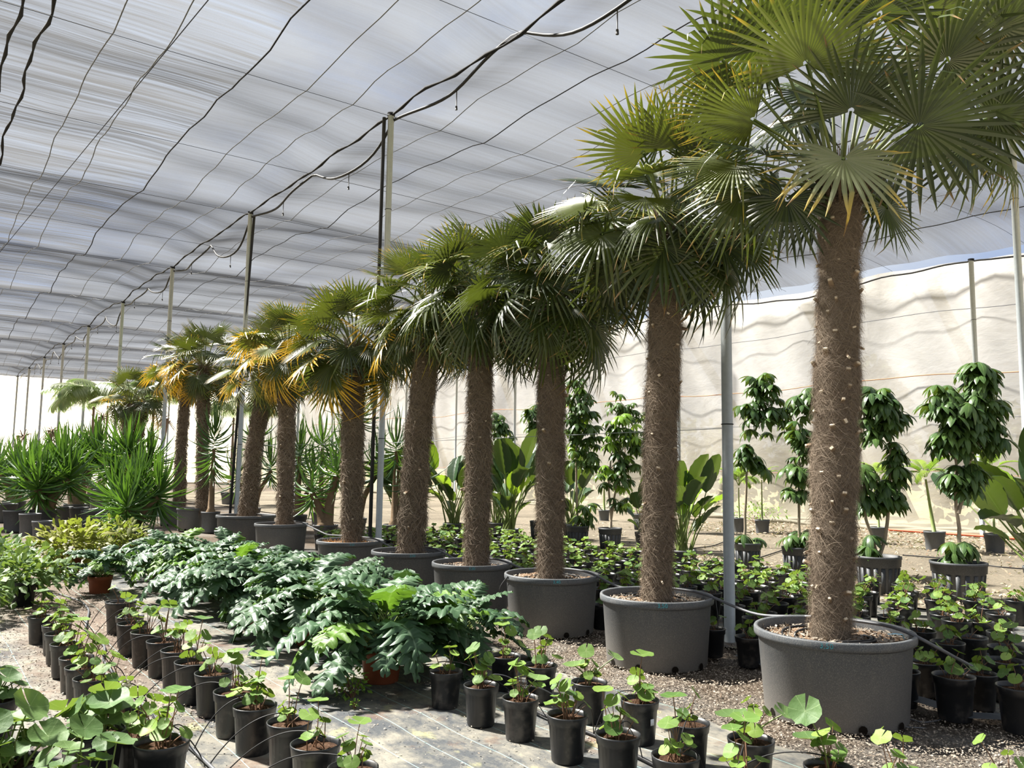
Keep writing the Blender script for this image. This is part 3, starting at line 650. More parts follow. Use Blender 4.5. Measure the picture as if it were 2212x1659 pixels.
def big_pot(palm, D, h, tag=None, soil='mulch', seg=64, face=None):
    g = G(); R = D / 2
    lathe(g, [(0, .0), (R * .86, .0), (R * .875, .012), (R * .945, h - .055), (R * .955, h - .05), (R * .995, h - .045), (R, h - .03), (R, h - .008), (R * .99, h), (R * .955, h), (R * .94, h - .01), (R * .935, h - .10)], seg, wob=.012)
    p = obj('pot', g.mesh('pot', [M['big_pot']]), palm)
    hg = G(); th0 = math.atan2(-palm.location.y, -palm.location.x)
    for i, k in enumerate((-1.0, -.35, .35, 1.0, 2.2, 3.1)):
        a = th0 + k; c = np.array([math.cos(a) * R * .884, math.sin(a) * R * .884, .028]); t_ = np.array([-math.sin(a), math.cos(a), 0]); e = []
        for q in range(10):
            b = q / 10 * 2 * PI; e.append(c + t_ * .024 * math.cos(b) + np.array([0, 0, 1]) * .024 * math.sin(b) + np.array([math.cos(a), math.sin(a), 0]) * .004)
        g2 = G(); g2.add([c + np.array([math.cos(a), math.sin(a), 0]) * .004] + e, t=[[0, 1 + q, 1 + (q + 1) % 10] for q in range(10)])
        if i < 4: obj('drain_hole', g2.mesh('drain_hole', [M['hole']]), p)
    g = G(); disc(g, R * .945, h - .055, 36, 0, 7, .012); s = obj('soil', g.mesh('soil', [M[soil]]), palm)
    if tag:
        txt, size, ang = tag
        cu = bpy.data.curves.new('handwriting', 'FONT'); cu.body = txt; cu.size = size; cu.align_x = 'CENTER'; cu.extrude = .0005; cu.resolution_u = 2; cu.offset = -.0006
        cu.materials.append(M['teal']); a = th0 + ang; tmp = bpy.data.objects.new('tmp', cu); cu = bpy.data.meshes.new_from_object(tmp); bpy.data.objects.remove(tmp)
        o = obj('size_marking', cu, p, Matrix.Translation((math.cos(a) * (R * 1.013 + .001), math.sin(a) * (R * 1.013 + .001), h - .032)) @ Matrix.Rotation(a + PI / 2, 4, 'Z') @ Matrix.Rotation(PI / 2, 4, 'X'))
    return p

def mulch_bits(palm, R, z, n, seed, keep=0.0):
    r = np.random.default_rng(seed); q = r.random(n) ** .5 * R * .93; a = r.random(n) * 2 * PI
    p = np.stack([q * np.cos(a), q * np.sin(a), z + r.random(n) * .018], 1); d = nrm(r.normal(size=(n, 3)) * [1, 1, .35]); L = r.uniform(.006, .028, n)
    pts = np.stack([p - d * L[:, None], p, p + d * L[:, None]], 1); w = np.stack([L * 0 + .0015, L * .28, L * 0 + .001], 1)
    g = G(); ribbons(g, pts, w, nrm(np.cross(d, [0, 0, 1.]) + r.normal(size=(n, 3)) * .3)); o = obj('mulch', g.mesh('mulch', [M['chips']]), palm); o['kind'] = 'stuff'

def crown(palm, root, C, n, Rb, Lp, kinds, seed, e_lo=-35, e_hi=80, skip=None):
    r = np.random.default_rng(seed)
    for i in range(n):
        f = (i + .5) / n; e = math.radians(e_lo + (e_hi - e_lo) * f ** 1.0 + r.normal() * 5); a = i * 2.3999 + r.normal() * .25
        if skip and skip(a, e): continue
        hz = np.array([math.cos(a), math.sin(a), 0.]); d = hz * math.cos(e) + np.array([0, 0, math.sin(e)])
        L = Lp * r.uniform(.8, 1.15) * (1.0 if e > -.2 else .85)
        base = C + hz * .05 + np.array([0, 0, .10 * f + .02]); hub = base + d * L + np.array([0, 0, -.05 * math.cos(e)])
        ea = e - math.radians(r.uniform(22, 45)) * (1.0 if e > 0 else .8) * (.45 if e > .75 else 1.0) - math.radians(6)
        roll = r.normal() * .35; tn = np.array([-hz[1], hz[0], 0.])
        ax = hz * math.cos(ea) + np.array([0, 0, math.sin(ea)]) + tn * r.normal() * .12
        nm = -hz * math.sin(ea) + np.array([0, 0, math.cos(ea)]) + tn * roll
        low = e < math.radians(5)
        k = kinds(a, e, r) if callable(kinds) else r.choice(kinds)
        var = int(r.choice([2, 4, 1, 5]) if low else r.choice([0, 1, 3, 5, 2] if e < .9 else [3, 0, 1]))
        add_fan(palm, base, root, hub, ax, nm, Rb * r.uniform(.86, 1.1) * (.85 if e > 1.15 else 1), str(k), var)

def colour_rule(py, pl, base='fan'):
    """py = share of yellow, pl = share of lime; yellow leaves sit low; yellow and lime ones gather on the SUN_H side"""
    def f(a, e, r):
        sunny = math.cos(a) * SUN_H.x + math.sin(a) * SUN_H.y; x = r.random()
        w = .5 + .5 * sunny
        if e < .45 and x < py * (0.4 + w): return 'yellow'
        if x < (py + pl) * (.3 + w): return 'lime'
        return r.choice(['green', 'green', 'dark'])
    return f
# (name px data) rim centre x, rim y, D, height, trunk px: base(x), mid(x,y), top (x,y), radii, hairs, stubs, crown...
PALMS = [
 dict(x=1800, y=1357, D=.86, h=.47, tx=1793, top=(1815, 425), mid=(1806, 870), r=[.100, .118, .130, .140, .146, .138, .140, .128, .118, .118, .125], hairs=70000, stubs=120, tag=('3,50', .040, -.08), label='largest potted fan palm at right with thick shaggy trunk and marking on its tub rim', c=(0, .25, .46, .47), n=13, seed=2),
 dict(x=1418, y=1283, D=.79, h=.47, tx=1418, top=(1443, 505), mid=(1428, 900), r=[.085, .100, .112, .122, .128, .122, .128, .122, .112, .105], hairs=42000, stubs=44, tag=('3,50', .040, .1), label='second palm from the right, tall potted fan palm with shaggy trunk beside the near post', c=(0, .25, .44, .40), n=30, seed=3),
 dict(x=1192, y=1238, D=.79, h=.47, tx=1189, top=(1192, 650), mid=(1190, 950), r=[.085, .10, .112, .122, .118, .118, .122, .115, .108, .118], hairs=32000, stubs=38, tag=('3,40', .036, .1), label='third palm from the right, fan palm with straight shaggy trunk in wide grey tub', c=(0, .1, .42, .40), n=30, seed=4),
 dict(x=1020, y=1213, D=.75, h=.46, tx=1030, top=(1042, 665), mid=(1034, 950), r=[.095, .10, .105, .115, .112, .11, .105, .10, .10], hairs=24000, stubs=30, tag=('3,30', .034, .0), label='fourth palm from the right, fan palm with pale cut stubs on its trunk', c=(.05, .2, .42, .38), n=28, seed=5),
 dict(x=883, y=1188, D=.78, h=.46, tx=886, top=(931, 690), mid=(903, 930), r=[.13, .155, .165, .15, .145, .14, .135, .13, .125], hairs=17000, stubs=28, tag=('3,30', .034, .1), label='fifth palm from the right, fan palm whose thick trunk leans right', c=(.15, .35, .42, .40), n=28, seed=6),
 dict(x=757, y=1166, D=.79, h=.46, tx=761, top=(764, 765), mid=(762, 960), r=[.10, .12, .13, .14, .135, .14, .13, .13, .12], hairs=13000, stubs=24, tag=('3,20', .032, .05), label='sixth palm from the right, fan palm with orange dry grass at its trunk foot', c=(.25, .4, .42, .42), n=27, seed=7),
 dict(x=608, y=1130, D=.78, h=.46, tx=617, top=(622, 775), mid=(619, 950), r=[.12, .13, .13, .135, .135, .13, .13], hairs=9000, stubs=16, tag=None, label='fan palm with yellow-fringed crown left of centre, slim upright trunk', c=(.5, .3, .42, .42), n=26, seed=8),
 dict(x=532, y=1112, D=.95, h=.5, tx=535, top=(575, 812), mid=(550, 960), r=[.17, .16, .15, .145, .145, .145], hairs=8000, stubs=12, tag=None, label='fan palm leaning right in a wide tub behind the yellow-fringed palm', c=(.4, .4, .42, .45), n=24, seed=9),
 dict(x=412, y=1097, D=.52, h=.45, tx=438, top=(440, 800), mid=(438, 960), r=[.13, .13, .13, .14, .16], hairs=7000, stubs=8, tag=None, label='fan palm with bright yellow outer leaves and thick short-fringed trunk top', c=(.75, .2, .42, .50), n=26, seed=10),
 dict(x=372, y=1090, D=.50, h=.45, tx=388, top=(404, 800), mid=(392, 960), r=[.14, .13, .12, .12, .12], hairs=7000, stubs=8, tag=None, label='slender fan palm with grey-green crown left of the bright yellow one', c=(.3, .3, .42, .42), n=22, seed=11),
]
def coil(palm, root, R, z, seed, dx=0.0, r_in=.17):
    g = G(); th = np.linspace(0, 4.1 * PI, 70); rr = r_in + .10 * th / (4 * PI) + .02 * np.sin(th * 1.3 + seed)
    tube(g, np.stack([rr * np.cos(th - 1.9), rr * np.sin(th - 1.9), z + .012 + .008 * np.sin(th * 2 + seed)], 1), .0075, 5)
    obj('drip_coil', g.mesh('drip_coil', [M['black_pipe']]), palm, label='black drip hose coiled on the soil')
palm_objs = []
for i, q in enumerate(PALMS):
    c = hit(q['x'], q['y'], q['h']); root = np.array([c[0], c[1], 0.])
    palm = thing('potted_fan_palm', q['label'], 'palm', root); palm_objs.append((palm, root, q))
    big_pot(palm, q['D'], q['h'], q['tag']); z = q['h'] - .055
    if i < 6: mulch_bits(palm, q['D'] / 2, z, 1100 if i < 3 else 500, i)
    Yd = c[1]
    b = at_y(q['tx'], q['y'] - 10, Yd); b[2] = z; b[1] = Yd; md = at_y(*q['mid'], Yd); tp = at_y(*q['top'], Yd)
    tr, C = trunk_parts(palm, [b, b * .5 + md * .5, md, md * .5 + tp * .5, tp], q['r'], root, q['hairs'], q['stubs'], q['seed'], hw=.00055 if i == 0 else .0007 + .00025 * i)
    if i < 5: coil(palm, root, q['D'], z, i)
    py, pl, Rb, Lp = q['c']
    if i == 0:
        # crown of the nearest palm, leaf by leaf: hub px, depth offset, screen direction, facing, radius, colour, shape
        def F(px, py_, dy, ang, tilt, R, kind, var, face=-1.0, up=.25):
            hub = at_y(px, py_, Yd + dy); a = math.radians(ang)
            ax = np.array([math.cos(a) * math.cos(tilt), math.sin(tilt), math.sin(a) * math.cos(tilt)])
            nm = np.array([0, face, up + .75]); base = C + nrm(np.array([hub[0] - C[0], hub[1] - C[1], 0])) * .05 + np.array([0, 0, .08])
            add_fan(palm, base, root, hub, ax, nm, R, kind, var)
        F(1822, 342, -.34, -96, -.62, .50, 'pale', 5, -1, .9)
        F(1838, 240, -.26, 88, -.85, .52, 'dark', 1, 1, .9)
        F(1985, 272, -.30, 5, -.35, .64, 'dark', 5, 1, .5)
        F(1742, 138, -.42, 95, -.75, .56, 'lime', 1, 1, .8)
        F(2045, 130, -.15, 40, -.55, .56, 'dark', 5, 1, .6)
        F(1628, 258, -.18, 172, .1, .48, 'lime', 3, 1, 1.3)
        F(1575, 235, .12, 170, .1, .40, 'lime', 3, 1, 1.0)
        F(1655, 336, -.10, 176, -.5, .46, 'dark', 1, -1, 1.2)
        F(1588, 352, .05, -146, -.3, .50, 'lime', 3, -1, .6)
        F(1915, 448, .12, -52, .1, .36, 'green', 0, -1, .2)
        F(1762, 452, .25, -135, .2, .34, 'dark', 1, -1, .2)
        F(2085, 318, .0, -72, -.1, .40, 'dark', 2, -1, .4)
        F(1650, 70, .0, 165, -.4, .56, 'green', 5, 1, .8)
        F(1650, 160, .25, 178, .1, .50, 'green', 1, -1, .5)
        F(1900, 30, .10, 85, -.6, .5, 'green', 0, 1, .8)
        F(1780, 10, .15, 110, -.5, .5, 'green', 5, 1, .8)
        F(2010, 20, .2, 45, -.5, .56, 'green', 5, 1, .8)
        F(1640, 395, .30, -75, .2, .42, 'dark', 4, -1, .4)
        F(1720, 260, .35, -160, .2, .42, 'dark', 2, -1, .6)
        F(1900, 170, .35, 25, .2, .46, 'dark', 0, -1, .3)
        F(2095, 215, .25, -12, .1, .46, 'dark', 1, -1, .3)
        F(1990, 240, .45, -60, .2, .42, 'dark', 4, -1, .3)
        F(1760, 210, .45, 150, .2, .44, 'dark', 2, -1, .3)
        F(1830, 120, .45, 60, .2, .44, 'green', 0, -1, .3)
        F(2150, 330, .1, -40, .1, .40, 'lime', 2, -1, .3)
        F(1700, -20, .1, 130, .1, .46, 'green', 0, -1, .2)
        F(2120, -20, .1, 40, .1, .46, 'green', 0, -1, .2)
        F(1700, 430, -.05, -110, .0, .40, 'dark', 2, -1, .4); F(1880, 400, .15, -70, .0, .40, 'dark', 2, -1, .4)
        F(1560, 130, .05, 172, -.2, .50, 'green', 5, 1, .8); F(2160, 60, -.1, 30, -.3, .52, 'green', 5, 1, .8); F(2150, 250, .1, -15, -.2, .48, 'dark', 5, 1, .6); F(1600, 420, .1, -100, -.2, .42, 'green', 2, -1, .4)
        nb = 420; a_ = rng.random(nb) * 2 * PI; rr_ = rng.random(nb) * .09; p0 = np.stack([rr_ * np.cos(a_), rr_ * np.sin(a_), a_ * 0 - .10], 1) + (C - root); d_ = nrm(np.stack([np.cos(a_), np.sin(a_), a_ * 0 + rng.uniform(1.0, 4.5, nb)], 1)); L_ = rng.uniform(.15, .42, nb)
        g = G(); ribbons(g, np.stack([p0, p0 + d_ * L_[:, None] * .5, p0 + d_ * L_[:, None]], 1), np.repeat([[.007, .005, .001]], nb, 0), nrm(np.cross(d_, rng.normal(size=(nb, 3))))); o = obj('crown_fibre', g.mesh('crown_fibre', [M['bark']]), palm); o['kind'] = 'stuff'
    else:
        nb = 260; a_ = rng.random(nb) * 2 * PI; rr_ = rng.random(nb) * .07; p0 = np.stack([rr_ * np.cos(a_), rr_ * np.sin(a_), a_ * 0 - .08], 1) + (C - root); d_ = nrm(np.stack([np.cos(a_), np.sin(a_), a_ * 0 + rng.uniform(1.0, 4.5, nb)], 1)); L_ = rng.uniform(.12, .34, nb)
        g = G(); ribbons(g, np.stack([p0, p0 + d_ * L_[:, None] * .5, p0 + d_ * L_[:, None]], 1), np.repeat([[.007, .005, .001]], nb, 0), nrm(np.cross(d_, rng.normal(size=(nb, 3))))); o = obj('crown_fibre', g.mesh('crown_fibre', [M['fibre']]), palm); o['kind'] = 'stuff'
        crown(palm, root, C, q['n'] + 13, Rb * 1.12, Lp * 1.22, colour_rule(py, pl), q['seed'], -48, 82)
# twin palm far left
root = P(23.5, 4.3); palm = thing('potted_fan_palm', 'green twin-trunk fan palm farthest left in the row', 'palm', root); big_pot(palm, .7, .45)
for k, (tx, ty) in enumerate([(282, 872), (306, 868)]):
    Yd = root[1] + .15 * k; tp = at_y(tx, ty, Yd); b = tp.copy(); b[2] = .4; b[0] -= .06
    tr, C = trunk_parts(palm, [b, (b + tp) / 2, tp], [.15, .15, .17], root, 3000, 6, 20 + k, .004)
    crown(palm, root, C, 17, .45, .55, colour_rule(.45 if k == 0 else .3, .25), 30 + k, -45, 80)

# orange grass at the sixth palm
pm, root, q = palm_objs[5]
n = 700; a = rng.random(n) * 2 * PI; rr = .12 + rng.random(n) * .16; p0 = np.stack([rr * np.cos(a) - .05, rr * np.sin(a), a * 0 + .40], 1); d = nrm(rng.normal(size=(n, 3)) * [1, 1, .5] + [0, 0, .6]); L = rng.uniform(.04, .09, n)
g = G(); ribbons(g, np.stack([p0, p0 + d * L[:, None] * .5, p0 + d * L[:, None]], 1), np.repeat([[.003, .002, .0005]], n, 0), nrm(np.cross(d, [.3, 1, .2])))
o = obj('dry_grass', g.mesh('dry_grass', [simple('orange_dry_grass', (.50, .27, .10), .8, .1)]), pm); o['kind'] = 'stuff'
# light blue tag on the largest tub's rim
pm, root, q = palm_objs[0]
t_ = hit(1937, 1372, .475) - root; g = G(); ribbons(g, np.array([[t_ + [-.05, .0, .004], t_ + [-.01, -.005, .008], t_ + [.03, -.002, .004], t_ + [.035, -.012, -.02]]]), np.array([[.006, .012, .012, .008]]), np.array([[0.1, 1., 0]]))
obj('tag', g.mesh('tag', [M['blue_tag']]), pm, label='light blue tag')
# ------------------------------------------------------------------ round-leaved potted plants
def leopard_mesh(seed, stem, lean, R, seg=16, rings=3, big=False, sm='brown_stem'):
    r = np.random.default_rng(seed); g = G()
    top = np.array([0, lean, stem]); k = 5; t = np.linspace(0, 1, k)
    path = np.stack([.004 * np.sin(t * 3), lean * t ** 1.5, stem * (t ** .85)], 1)
    tube(g, path, np.linspace(.0028, .0018, k) * (2.0 if big else 1.0), 4, 1, cap=False)
    tilt = math.radians(r.uniform(5, 55)); az = r.uniform(-.6, .6); roll = r.normal() * .2
    th = np.linspace(-PI * .965, PI * .965, seg + 1)
    rad = R * (1 - .10 * np.cos(th)) * (1 + .05 * r.normal(size=seg + 1)) * np.where(np.abs(th) > 2.6, .88, 1)
    cup = r.uniform(-.12, .22); wv = .05 * np.sin(th * 4 + r.random() * 6) + .03 * r.normal(size=seg + 1)
    V_ = [[0, 0, 0]]; A_ = [[0, 0, 0]]
    for i in range(1, rings + 1):
        q = i / rings
        for j in range(seg + 1):
            vein = abs(((j * 2 / 3.0) % 1) - .5) * 2
            V_.append([math.sin(th[j]) * rad[j] * q, math.cos(th[j]) * rad[j] * q, R * (cup * q * q + wv[j] * q ** 2 - .10 * (1 - q) * 0 + .05 * (1 - abs(math.sin(th[j]))) * q)]); A_.append([q, (.05 if j % 3 == 0 else .6), 0])
    V_ = np.array(V_) 
    ct, st = math.cos(tilt), math.sin(tilt); V_ = V_ @ np.array([[1, 0, 0], [0, ct, -st], [0, st, ct]]).T if False else np.stack([V_[:, 0], V_[:, 1] * ct + V_[:, 2] * st, -V_[:, 1] * st + V_[:, 2] * ct], 1)
    ca, sa = math.cos(az), math.sin(az); V_ = np.stack([V_[:, 0] * ca - V_[:, 1] * sa, V_[:, 0] * sa + V_[:, 1] * ca, V_[:, 2]], 1)
    n = seg + 1
    T_ = [[0, 1 + j + 1, 1 + j] for j in range(seg)]
    Q = [[1 + (i - 1) * n + j, 1 + (i - 1) * n + j + 1, 1 + i * n + j + 1, 1 + i * n + j] for i in range(1, rings) for j in range(seg)]
    g.add(V_ + path[-1], q=Q, t=T_, m=0, a=A_)
    return g, [M['leopard_big' if big else 'leopard'], M['green_stem' if big else sm]]
LP = []
for i in range(16):
    h = [.05, .06, .07, .08, .09, .10, .11, .12, .13, .14, .15, .17, .19, .21, .06, .08][i]
    R = rng.uniform(.024, .040) if i not in (11, 12, 13) else rng.uniform(.038, .052)
    g, ms = leopard_mesh(40 + i, h, rng.uniform(.02, .075), R, 13, 2); LP.append((g, g.mesh('leopard_leaf', ms)))
LB = []
for i in range(8):
    g, ms = leopard_mesh(80 + i, rng.uniform(.10, .30), rng.uniform(.06, .22), rng.uniform(.060, .098), 20, 4, True); LB.append((g, g.mesh('big_round_leaf', ms)))
def small_pot_mesh(D=.22, h=.235):
    R = D / 2; g = G(); lathe(g, [(0, 0), (R * .74, 0), (R * .76, .006), (R * .90, h * .80), (R * .95, h * .81), (R * .985, h - .012), (R, h - .008), (R, h), (R * .95, h), (R * .93, h - .03)], 26); return g.mesh('small_pot', [M['small_pot']])
SPOT = small_pot_mesh(); g = G(); disc(g, .103, .208, 14, 0, 4, .006); SSOIL = g.mesh('potting_soil', [M['soil']])
# joined foliage for the plants too far away to pick leaves apart
FOL = []
for i in range(6):
    g = G(); r = np.random.default_rng(i)
    for k in range(11):
        a = k * 2.4 + r.normal() * .3; s = r.uniform(.8, 1.2); j = r.integers(0, 10)
        g.join(LP[j][0], Matrix.Translation((r.normal() * .02, r.normal() * .02, .19)) @ Matrix.Rotation(a, 4, 'Z') @ Matrix.Scale(s, 4))
    FOL.append(g.mesh('foliage', [M['leopard'], M['brown_stem']]))
def leopard(p, s, label, group, n=11, seed=0, far=False, flower=False, low=False):
    r = np.random.default_rng(seed + 100); t = thing('potted_leopard_plant', label, 'plant', p, group)
    obj('pot', SPOT, t, Matrix.Rotation(r.random() * 6, 4, 'Z') @ Matrix.Scale(s, 4)); obj('soil', SSOIL, t, Matrix.Rotation(r.random() * 6, 4, 'Z') @ Matrix.Scale(s, 4))
    if far:
        f = obj('foliage', FOL[seed % 6], t, Matrix.Rotation(r.random() * 6, 4, 'Z') @ Matrix.Scale(s, 4)); f['kind'] = 'stuff'; return t
    for k in range(n):
        a = k * 2.399 + r.normal() * .35; j = int(r.choice([0, 1, 2, 3, 14, 15, 4, 5])) if k < n * (.75 if low else .4) else int(r.integers(4, 10 if low else 14))
        obj('leaf', LP[j][1], t, Matrix.Translation((r.normal() * .02 * s, r.normal() * .02 * s, .20 * s)) @ Matrix.Rotation(a, 4, 'Z') @ Matrix.Scale(s * r.uniform(.95, 1.4), 4))
    if flower:
        g = G(); tube(g, [(0, 0, .2), (.01, .01, .30), (.0, .02, .37)], .0025, 4)
        for _ in range(26):
            d = nrm(r.normal(size=3)) * .02 + np.array([0, .02, .37]); box(g, d, (.012, .012, .006), 1)
        obj('flower_head', g.mesh('flower_head', [M['brown_stem'], M['flower']]), t, Matrix.Scale(s, 4), label='cream flower cluster')
    return t
def place_rim(x, y, w, h=.235):
    c = hit(x, y, h); d = math.hypot(c[1], c[0]); D = w / FPX * c[1]
    return np.array([c[0], c[1], .015]), min(1.25, max(.85, D / .22))
NEAR = []
rowA = [(91, 1325, 54), (123, 1343, 52), (131, 1361, 60), (144, 1382, 60), (166, 1411, 66), (180, 1431, 70), (201, 1457, 77), (235, 1494, 84), (263, 1529, 88), (300, 1573, 95), (349, 1606, 112)]
for i, (x, y, w) in enumerate(rowA[::-1]):
    p, s = place_rim(x, y, w); NEAR.append(p)
    leopard(p, s, ['nearest plant of the leftmost pot row, in the widest black pot at the bottom', 'second plant from the front of the leftmost pot row, behind the widest pot', 'third plant from the front of the leftmost pot row, with a cream flower cluster', 'fourth plant from the front of the leftmost pot row, leaves spilling over the right rim', 'fifth plant from the front of the leftmost pot row', 'sixth plant from the front of the leftmost pot row', 'seventh plant from the front of the leftmost pot row', 'eighth plant from the front of the leftmost pot row', 'ninth plant from the front of the leftmost pot row', 'tenth plant from the front of the leftmost pot row', 'farthest pot of the leftmost row, beside the low leafy bushes'][i], 'leftmost row of black pots', n=12, seed=i, flower=(i == 2))
rowB = [(261, 1306, 62), (281, 1327, 56), (287, 1345, 62), (318, 1364, 66), (354, 1384, 70), (387, 1404, 74), (419, 1430, 79), (463, 1451, 80), (506, 1488, 84), (551, 1520, 90), (626, 1553, 94), (682, 1602, 104), (763, 1648, 106)]
for i, (x, y, w) in enumerate(rowB[::-1]):
    p, s = place_rim(x, y, w); NEAR.append(p); n = len(rowB)
    lb = ['plant with bright leaves cut off by the bottom edge, end of the second pot row', 'second plant from the front of the second row, mostly bare soil with a drip tube', 'third plant from the front of the second row, with a tall thin stem', 'fourth plant from the front of the second row, bushy lime leaves'] + [f'{ORD[k]} plant from the front of the second pot row' for k in range(4, n - 2)] + ['small pot tucked behind, last but one of the second row', 'farthest pot of the second row, holding one tall lone round leaf']
    leopard(p, s, lb[i], 'second row of black pots', n=[12, 6, 9, 16, 10, 7, 8, 9, 9, 9, 9, 6, 3][i], seed=20 + i)
rowC = [(1040, 1470, 70, 'low bushy plant with drooping lime leaves in pot whitened on its left side'), (1125, 1497, 76, 'plant with one big upright leaf in scuffed grey-black pot'), (1226, 1535, 87, 'plant in front centre pot with a full ring of lime leaves'), (1335, 1578, 95, 'plant with separate small round leaves, right of the front centre pot'), (1168, 1430, 70, 'yellow-green plant in the pot behind the scuffed one'), (1273, 1466, 76, 'plant with two wide dark green leaves spread to the sides'), (1382, 1503, 81, 'plant in black pot with a white label near the second tub'), (1092, 1408, 63, 'plant in pot farthest back, beside the jagged-leaf clump'), (963, 1440, 60, 'pot half hidden right of the red clay pot under the jagged leaves'), (1459, 1622, 100, 'low round-leaved plant at the bottom, left of the sparse pot'), (1488, 1549, 84, 'sparse pot with three tiny leaves and bare soil'), (1622, 1590, 97, 'plant with one very big lime leaf on a tall stem before the largest tub'), (1789, 1643, 94, 'plant with one very large round leaf at the bottom, before the largest tub'), (1600, 1668, 96, 'pot cut by the bottom edge between two big ones'), (1925, 1670, 96, 'lime-leaved plant at the bottom right cut by the frame'), (2176, 1690, 100, 'plant at the very bottom right corner')]
for i, (x, y, w, l) in enumerate(rowC):
    p, s = place_rim(x, y, w); NEAR.append(p)
    t = leopard(p, s, l, 'black pots in front of the tubs', n=[16, 13, 14, 12, 11, 10, 14, 9, 7, 13, 4, 10, 12, 9, 9, 6][i], seed=50 + i)
    if i == 6:
        g = G(); box(g, (0, 0, 0), (.022, .001, .03)); a = math.atan2(-p[1], -p[0]) + .75
        obj('label_tag', g.mesh('label_tag', [M['white_tag']]), t, Matrix.Translation((math.cos(a) * .101 * s, math.sin(a) * .101 * s, .115)) @ Matrix.Rotation(a + PI / 2, 4, 'Z'), label='small white label')
    if i in (11, 12, 5, 1):
        r = np.random.default_rng(i)
        for k in range({11: 2, 12: 2, 5: 2, 1: 1}[i]):
            a = {11: [2.6, -.4], 12: [3.6, 2.2], 5: [3.0, .1], 1: [0.2]}[i][k]
            obj('leaf', LB[[2, 5, 1, 3][k + (i % 2)]][1], t, Matrix.Translation((0, 0, .19)) @ Matrix.Rotation(a - PI / 2, 4, 'Z') @ Matrix.Scale([.85, .8][k] if i == 11 else .8, 4), label='extra large leaf')
rowD = [(2060, 1464, 84, 'plant in dusty grey pot right of the largest tub, with rim shadow'), (2116, 1445, 66, 'plant in the pot just behind the dusty grey one'), (1950, 1440, 62, 'plant in pot touching the right side of the largest tub'), (1994, 1421, 58, 'yellow-green plant behind the largest tub, right side'), (2047, 1389, 68, 'plant in the third rank right of the tub, sparse'), (2096, 1379, 68, 'empty looking pot between two plants at right'), (2178, 1408, 78, 'plant at right edge in grey-black pot, upper'), (2200, 1486, 86, 'plant in largest pot cut by the right edge'), (2067, 1342, 60, 'plant in the fourth rank, left of a pair'), (2116, 1340, 56, 'plant in the fourth rank, right of a pair'), (1989, 1360, 60, 'plant with big grey-green leaf behind the tub hose'), (2161, 1327, 56, 'small-leaved plant in the rear rank near the right edge'), (2163, 1362, 58, 'plant before the rear rank near the right edge'), (1617, 1368, 54, 'plant in black pot right of the near steel post'), (1539, 1350, 46, 'small pot between the second tub and the near post'), (1301, 1300, 40, 'small pot in the gap between the second and third tubs')]
for i, (x, y, w, l) in enumerate(rowD):
    p, s = place_rim(x, y, w); NEAR.append(p); leopard(p, s, l, 'black pots right of the largest tub', n=[11, 9, 9, 9, 7, 3, 7, 9, 9, 9, 10, 6, 9, 9, 5, 6][i], seed=80 + i, low=True)
# the packed block behind the palms
NP = np.array([[*p[:2]] for p in NEAR]); cnt = 0
for iu, u in enumerate(np.arange(1.6, 12.3, .345)):
    for iv, v in enumerate(np.arange(5.32, 8.6, .345)):
        u_, v_ = u + rng.normal() * .03 + (.17 if iv % 2 else 0), v + rng.normal() * .03
        vmax = 8.35 - max(0, (5 - u)) * .05 if u > 3 else 7.6
        if v_ > vmax: continue
        p = P(u_, v_, .018)
        if np.min(np.hypot(*(NP - p[:2]).T)) < .27: continue
        if math.hypot(u_ - 4.33, v_ - 5.36) < .2 or math.hypot(u_ - 10.32, v_ - 5.36) < .25: continue
        if rng.random() < .06: continue
        x_, y_ = p[0] / p[1] * FPX + 1106, 0
        if x_ > 2290: continue
        far = u_ > 5.5
        leopard(p, rng.uniform(.9, 1.02), f'round-leaved plant in the {ORD[iv]} rank behind the palm tubs, {ORD[iu]} from the right end', 'packed block of black pots behind the palm tubs', n=9, seed=200 + cnt, far=far, low=True); cnt += 1
# ------------------------------------------------------------------ large round-leaved plants at the left edge
def big_leopard(p, n, s, label, seed, rad=.22):
    p = p - V * .22; n = 26
    r = np.random.default_rng(seed); t = thing('large_leopard_plant', label, 'plant', p)
    obj('pot', SPOT, t, Matrix.Scale(1.1, 4)); obj('soil', SSOIL, t, Matrix.Scale(1.1, 4))
    for k in range(n):
        a = k * 2.399 + r.normal() * .3
        obj('leaf', LB[int(r.integers(0, 8))][1], t, Matrix.Translation((r.normal() * .05, r.normal() * .05, .18)) @ Matrix.Rotation(a, 4, 'Z') @ Matrix.Rotation(r.uniform(-.1, .5), 4, 'X') @ Matrix.Scale(s * r.uniform(.75, 1.15), 4))
bl = [(3.55, .60, .95, 'nearest large round-leaved plant at the lower left corner'), (4.05, .28, 1.0, 'second large-leaved plant along the left edge, wide pale leaves'), (4.5, .62, .8, 'third large-leaved plant along the left edge, leaning over the black pots'), (4.95, .22, .95, 'fourth large-leaved plant along the left edge'), (5.5, .50, .85, 'fifth large-leaved plant along the left edge'), (6.1, .20, .9, 'sixth large-leaved plant along the left edge'), (6.7, .55, .75, 'seventh large-leaved plant along the left edge'), (7.4, .35, .8, 'eighth large-leaved plant, next to the far bushy greens'), (8.0, .75, .7, 'large-leaved plant just left of the hose bend'), (3.3, .15, .8, 'large-leaved plant in the extreme lower left'), (3.75, .92, .9, 'large-leaved plant whose wavy leaves overlap the bottom pots at left'), (4.3, .05, .9, 'large-leaved plant at the left frame edge behind the nearest'), (3.2, .75, .8, 'large-leaved plant rising from the bottom edge at left')]
for i, (u, v, s, l) in enumerate(bl): big_leopard(P(u, v, .015), 17, s * .86, l, 300 + i)
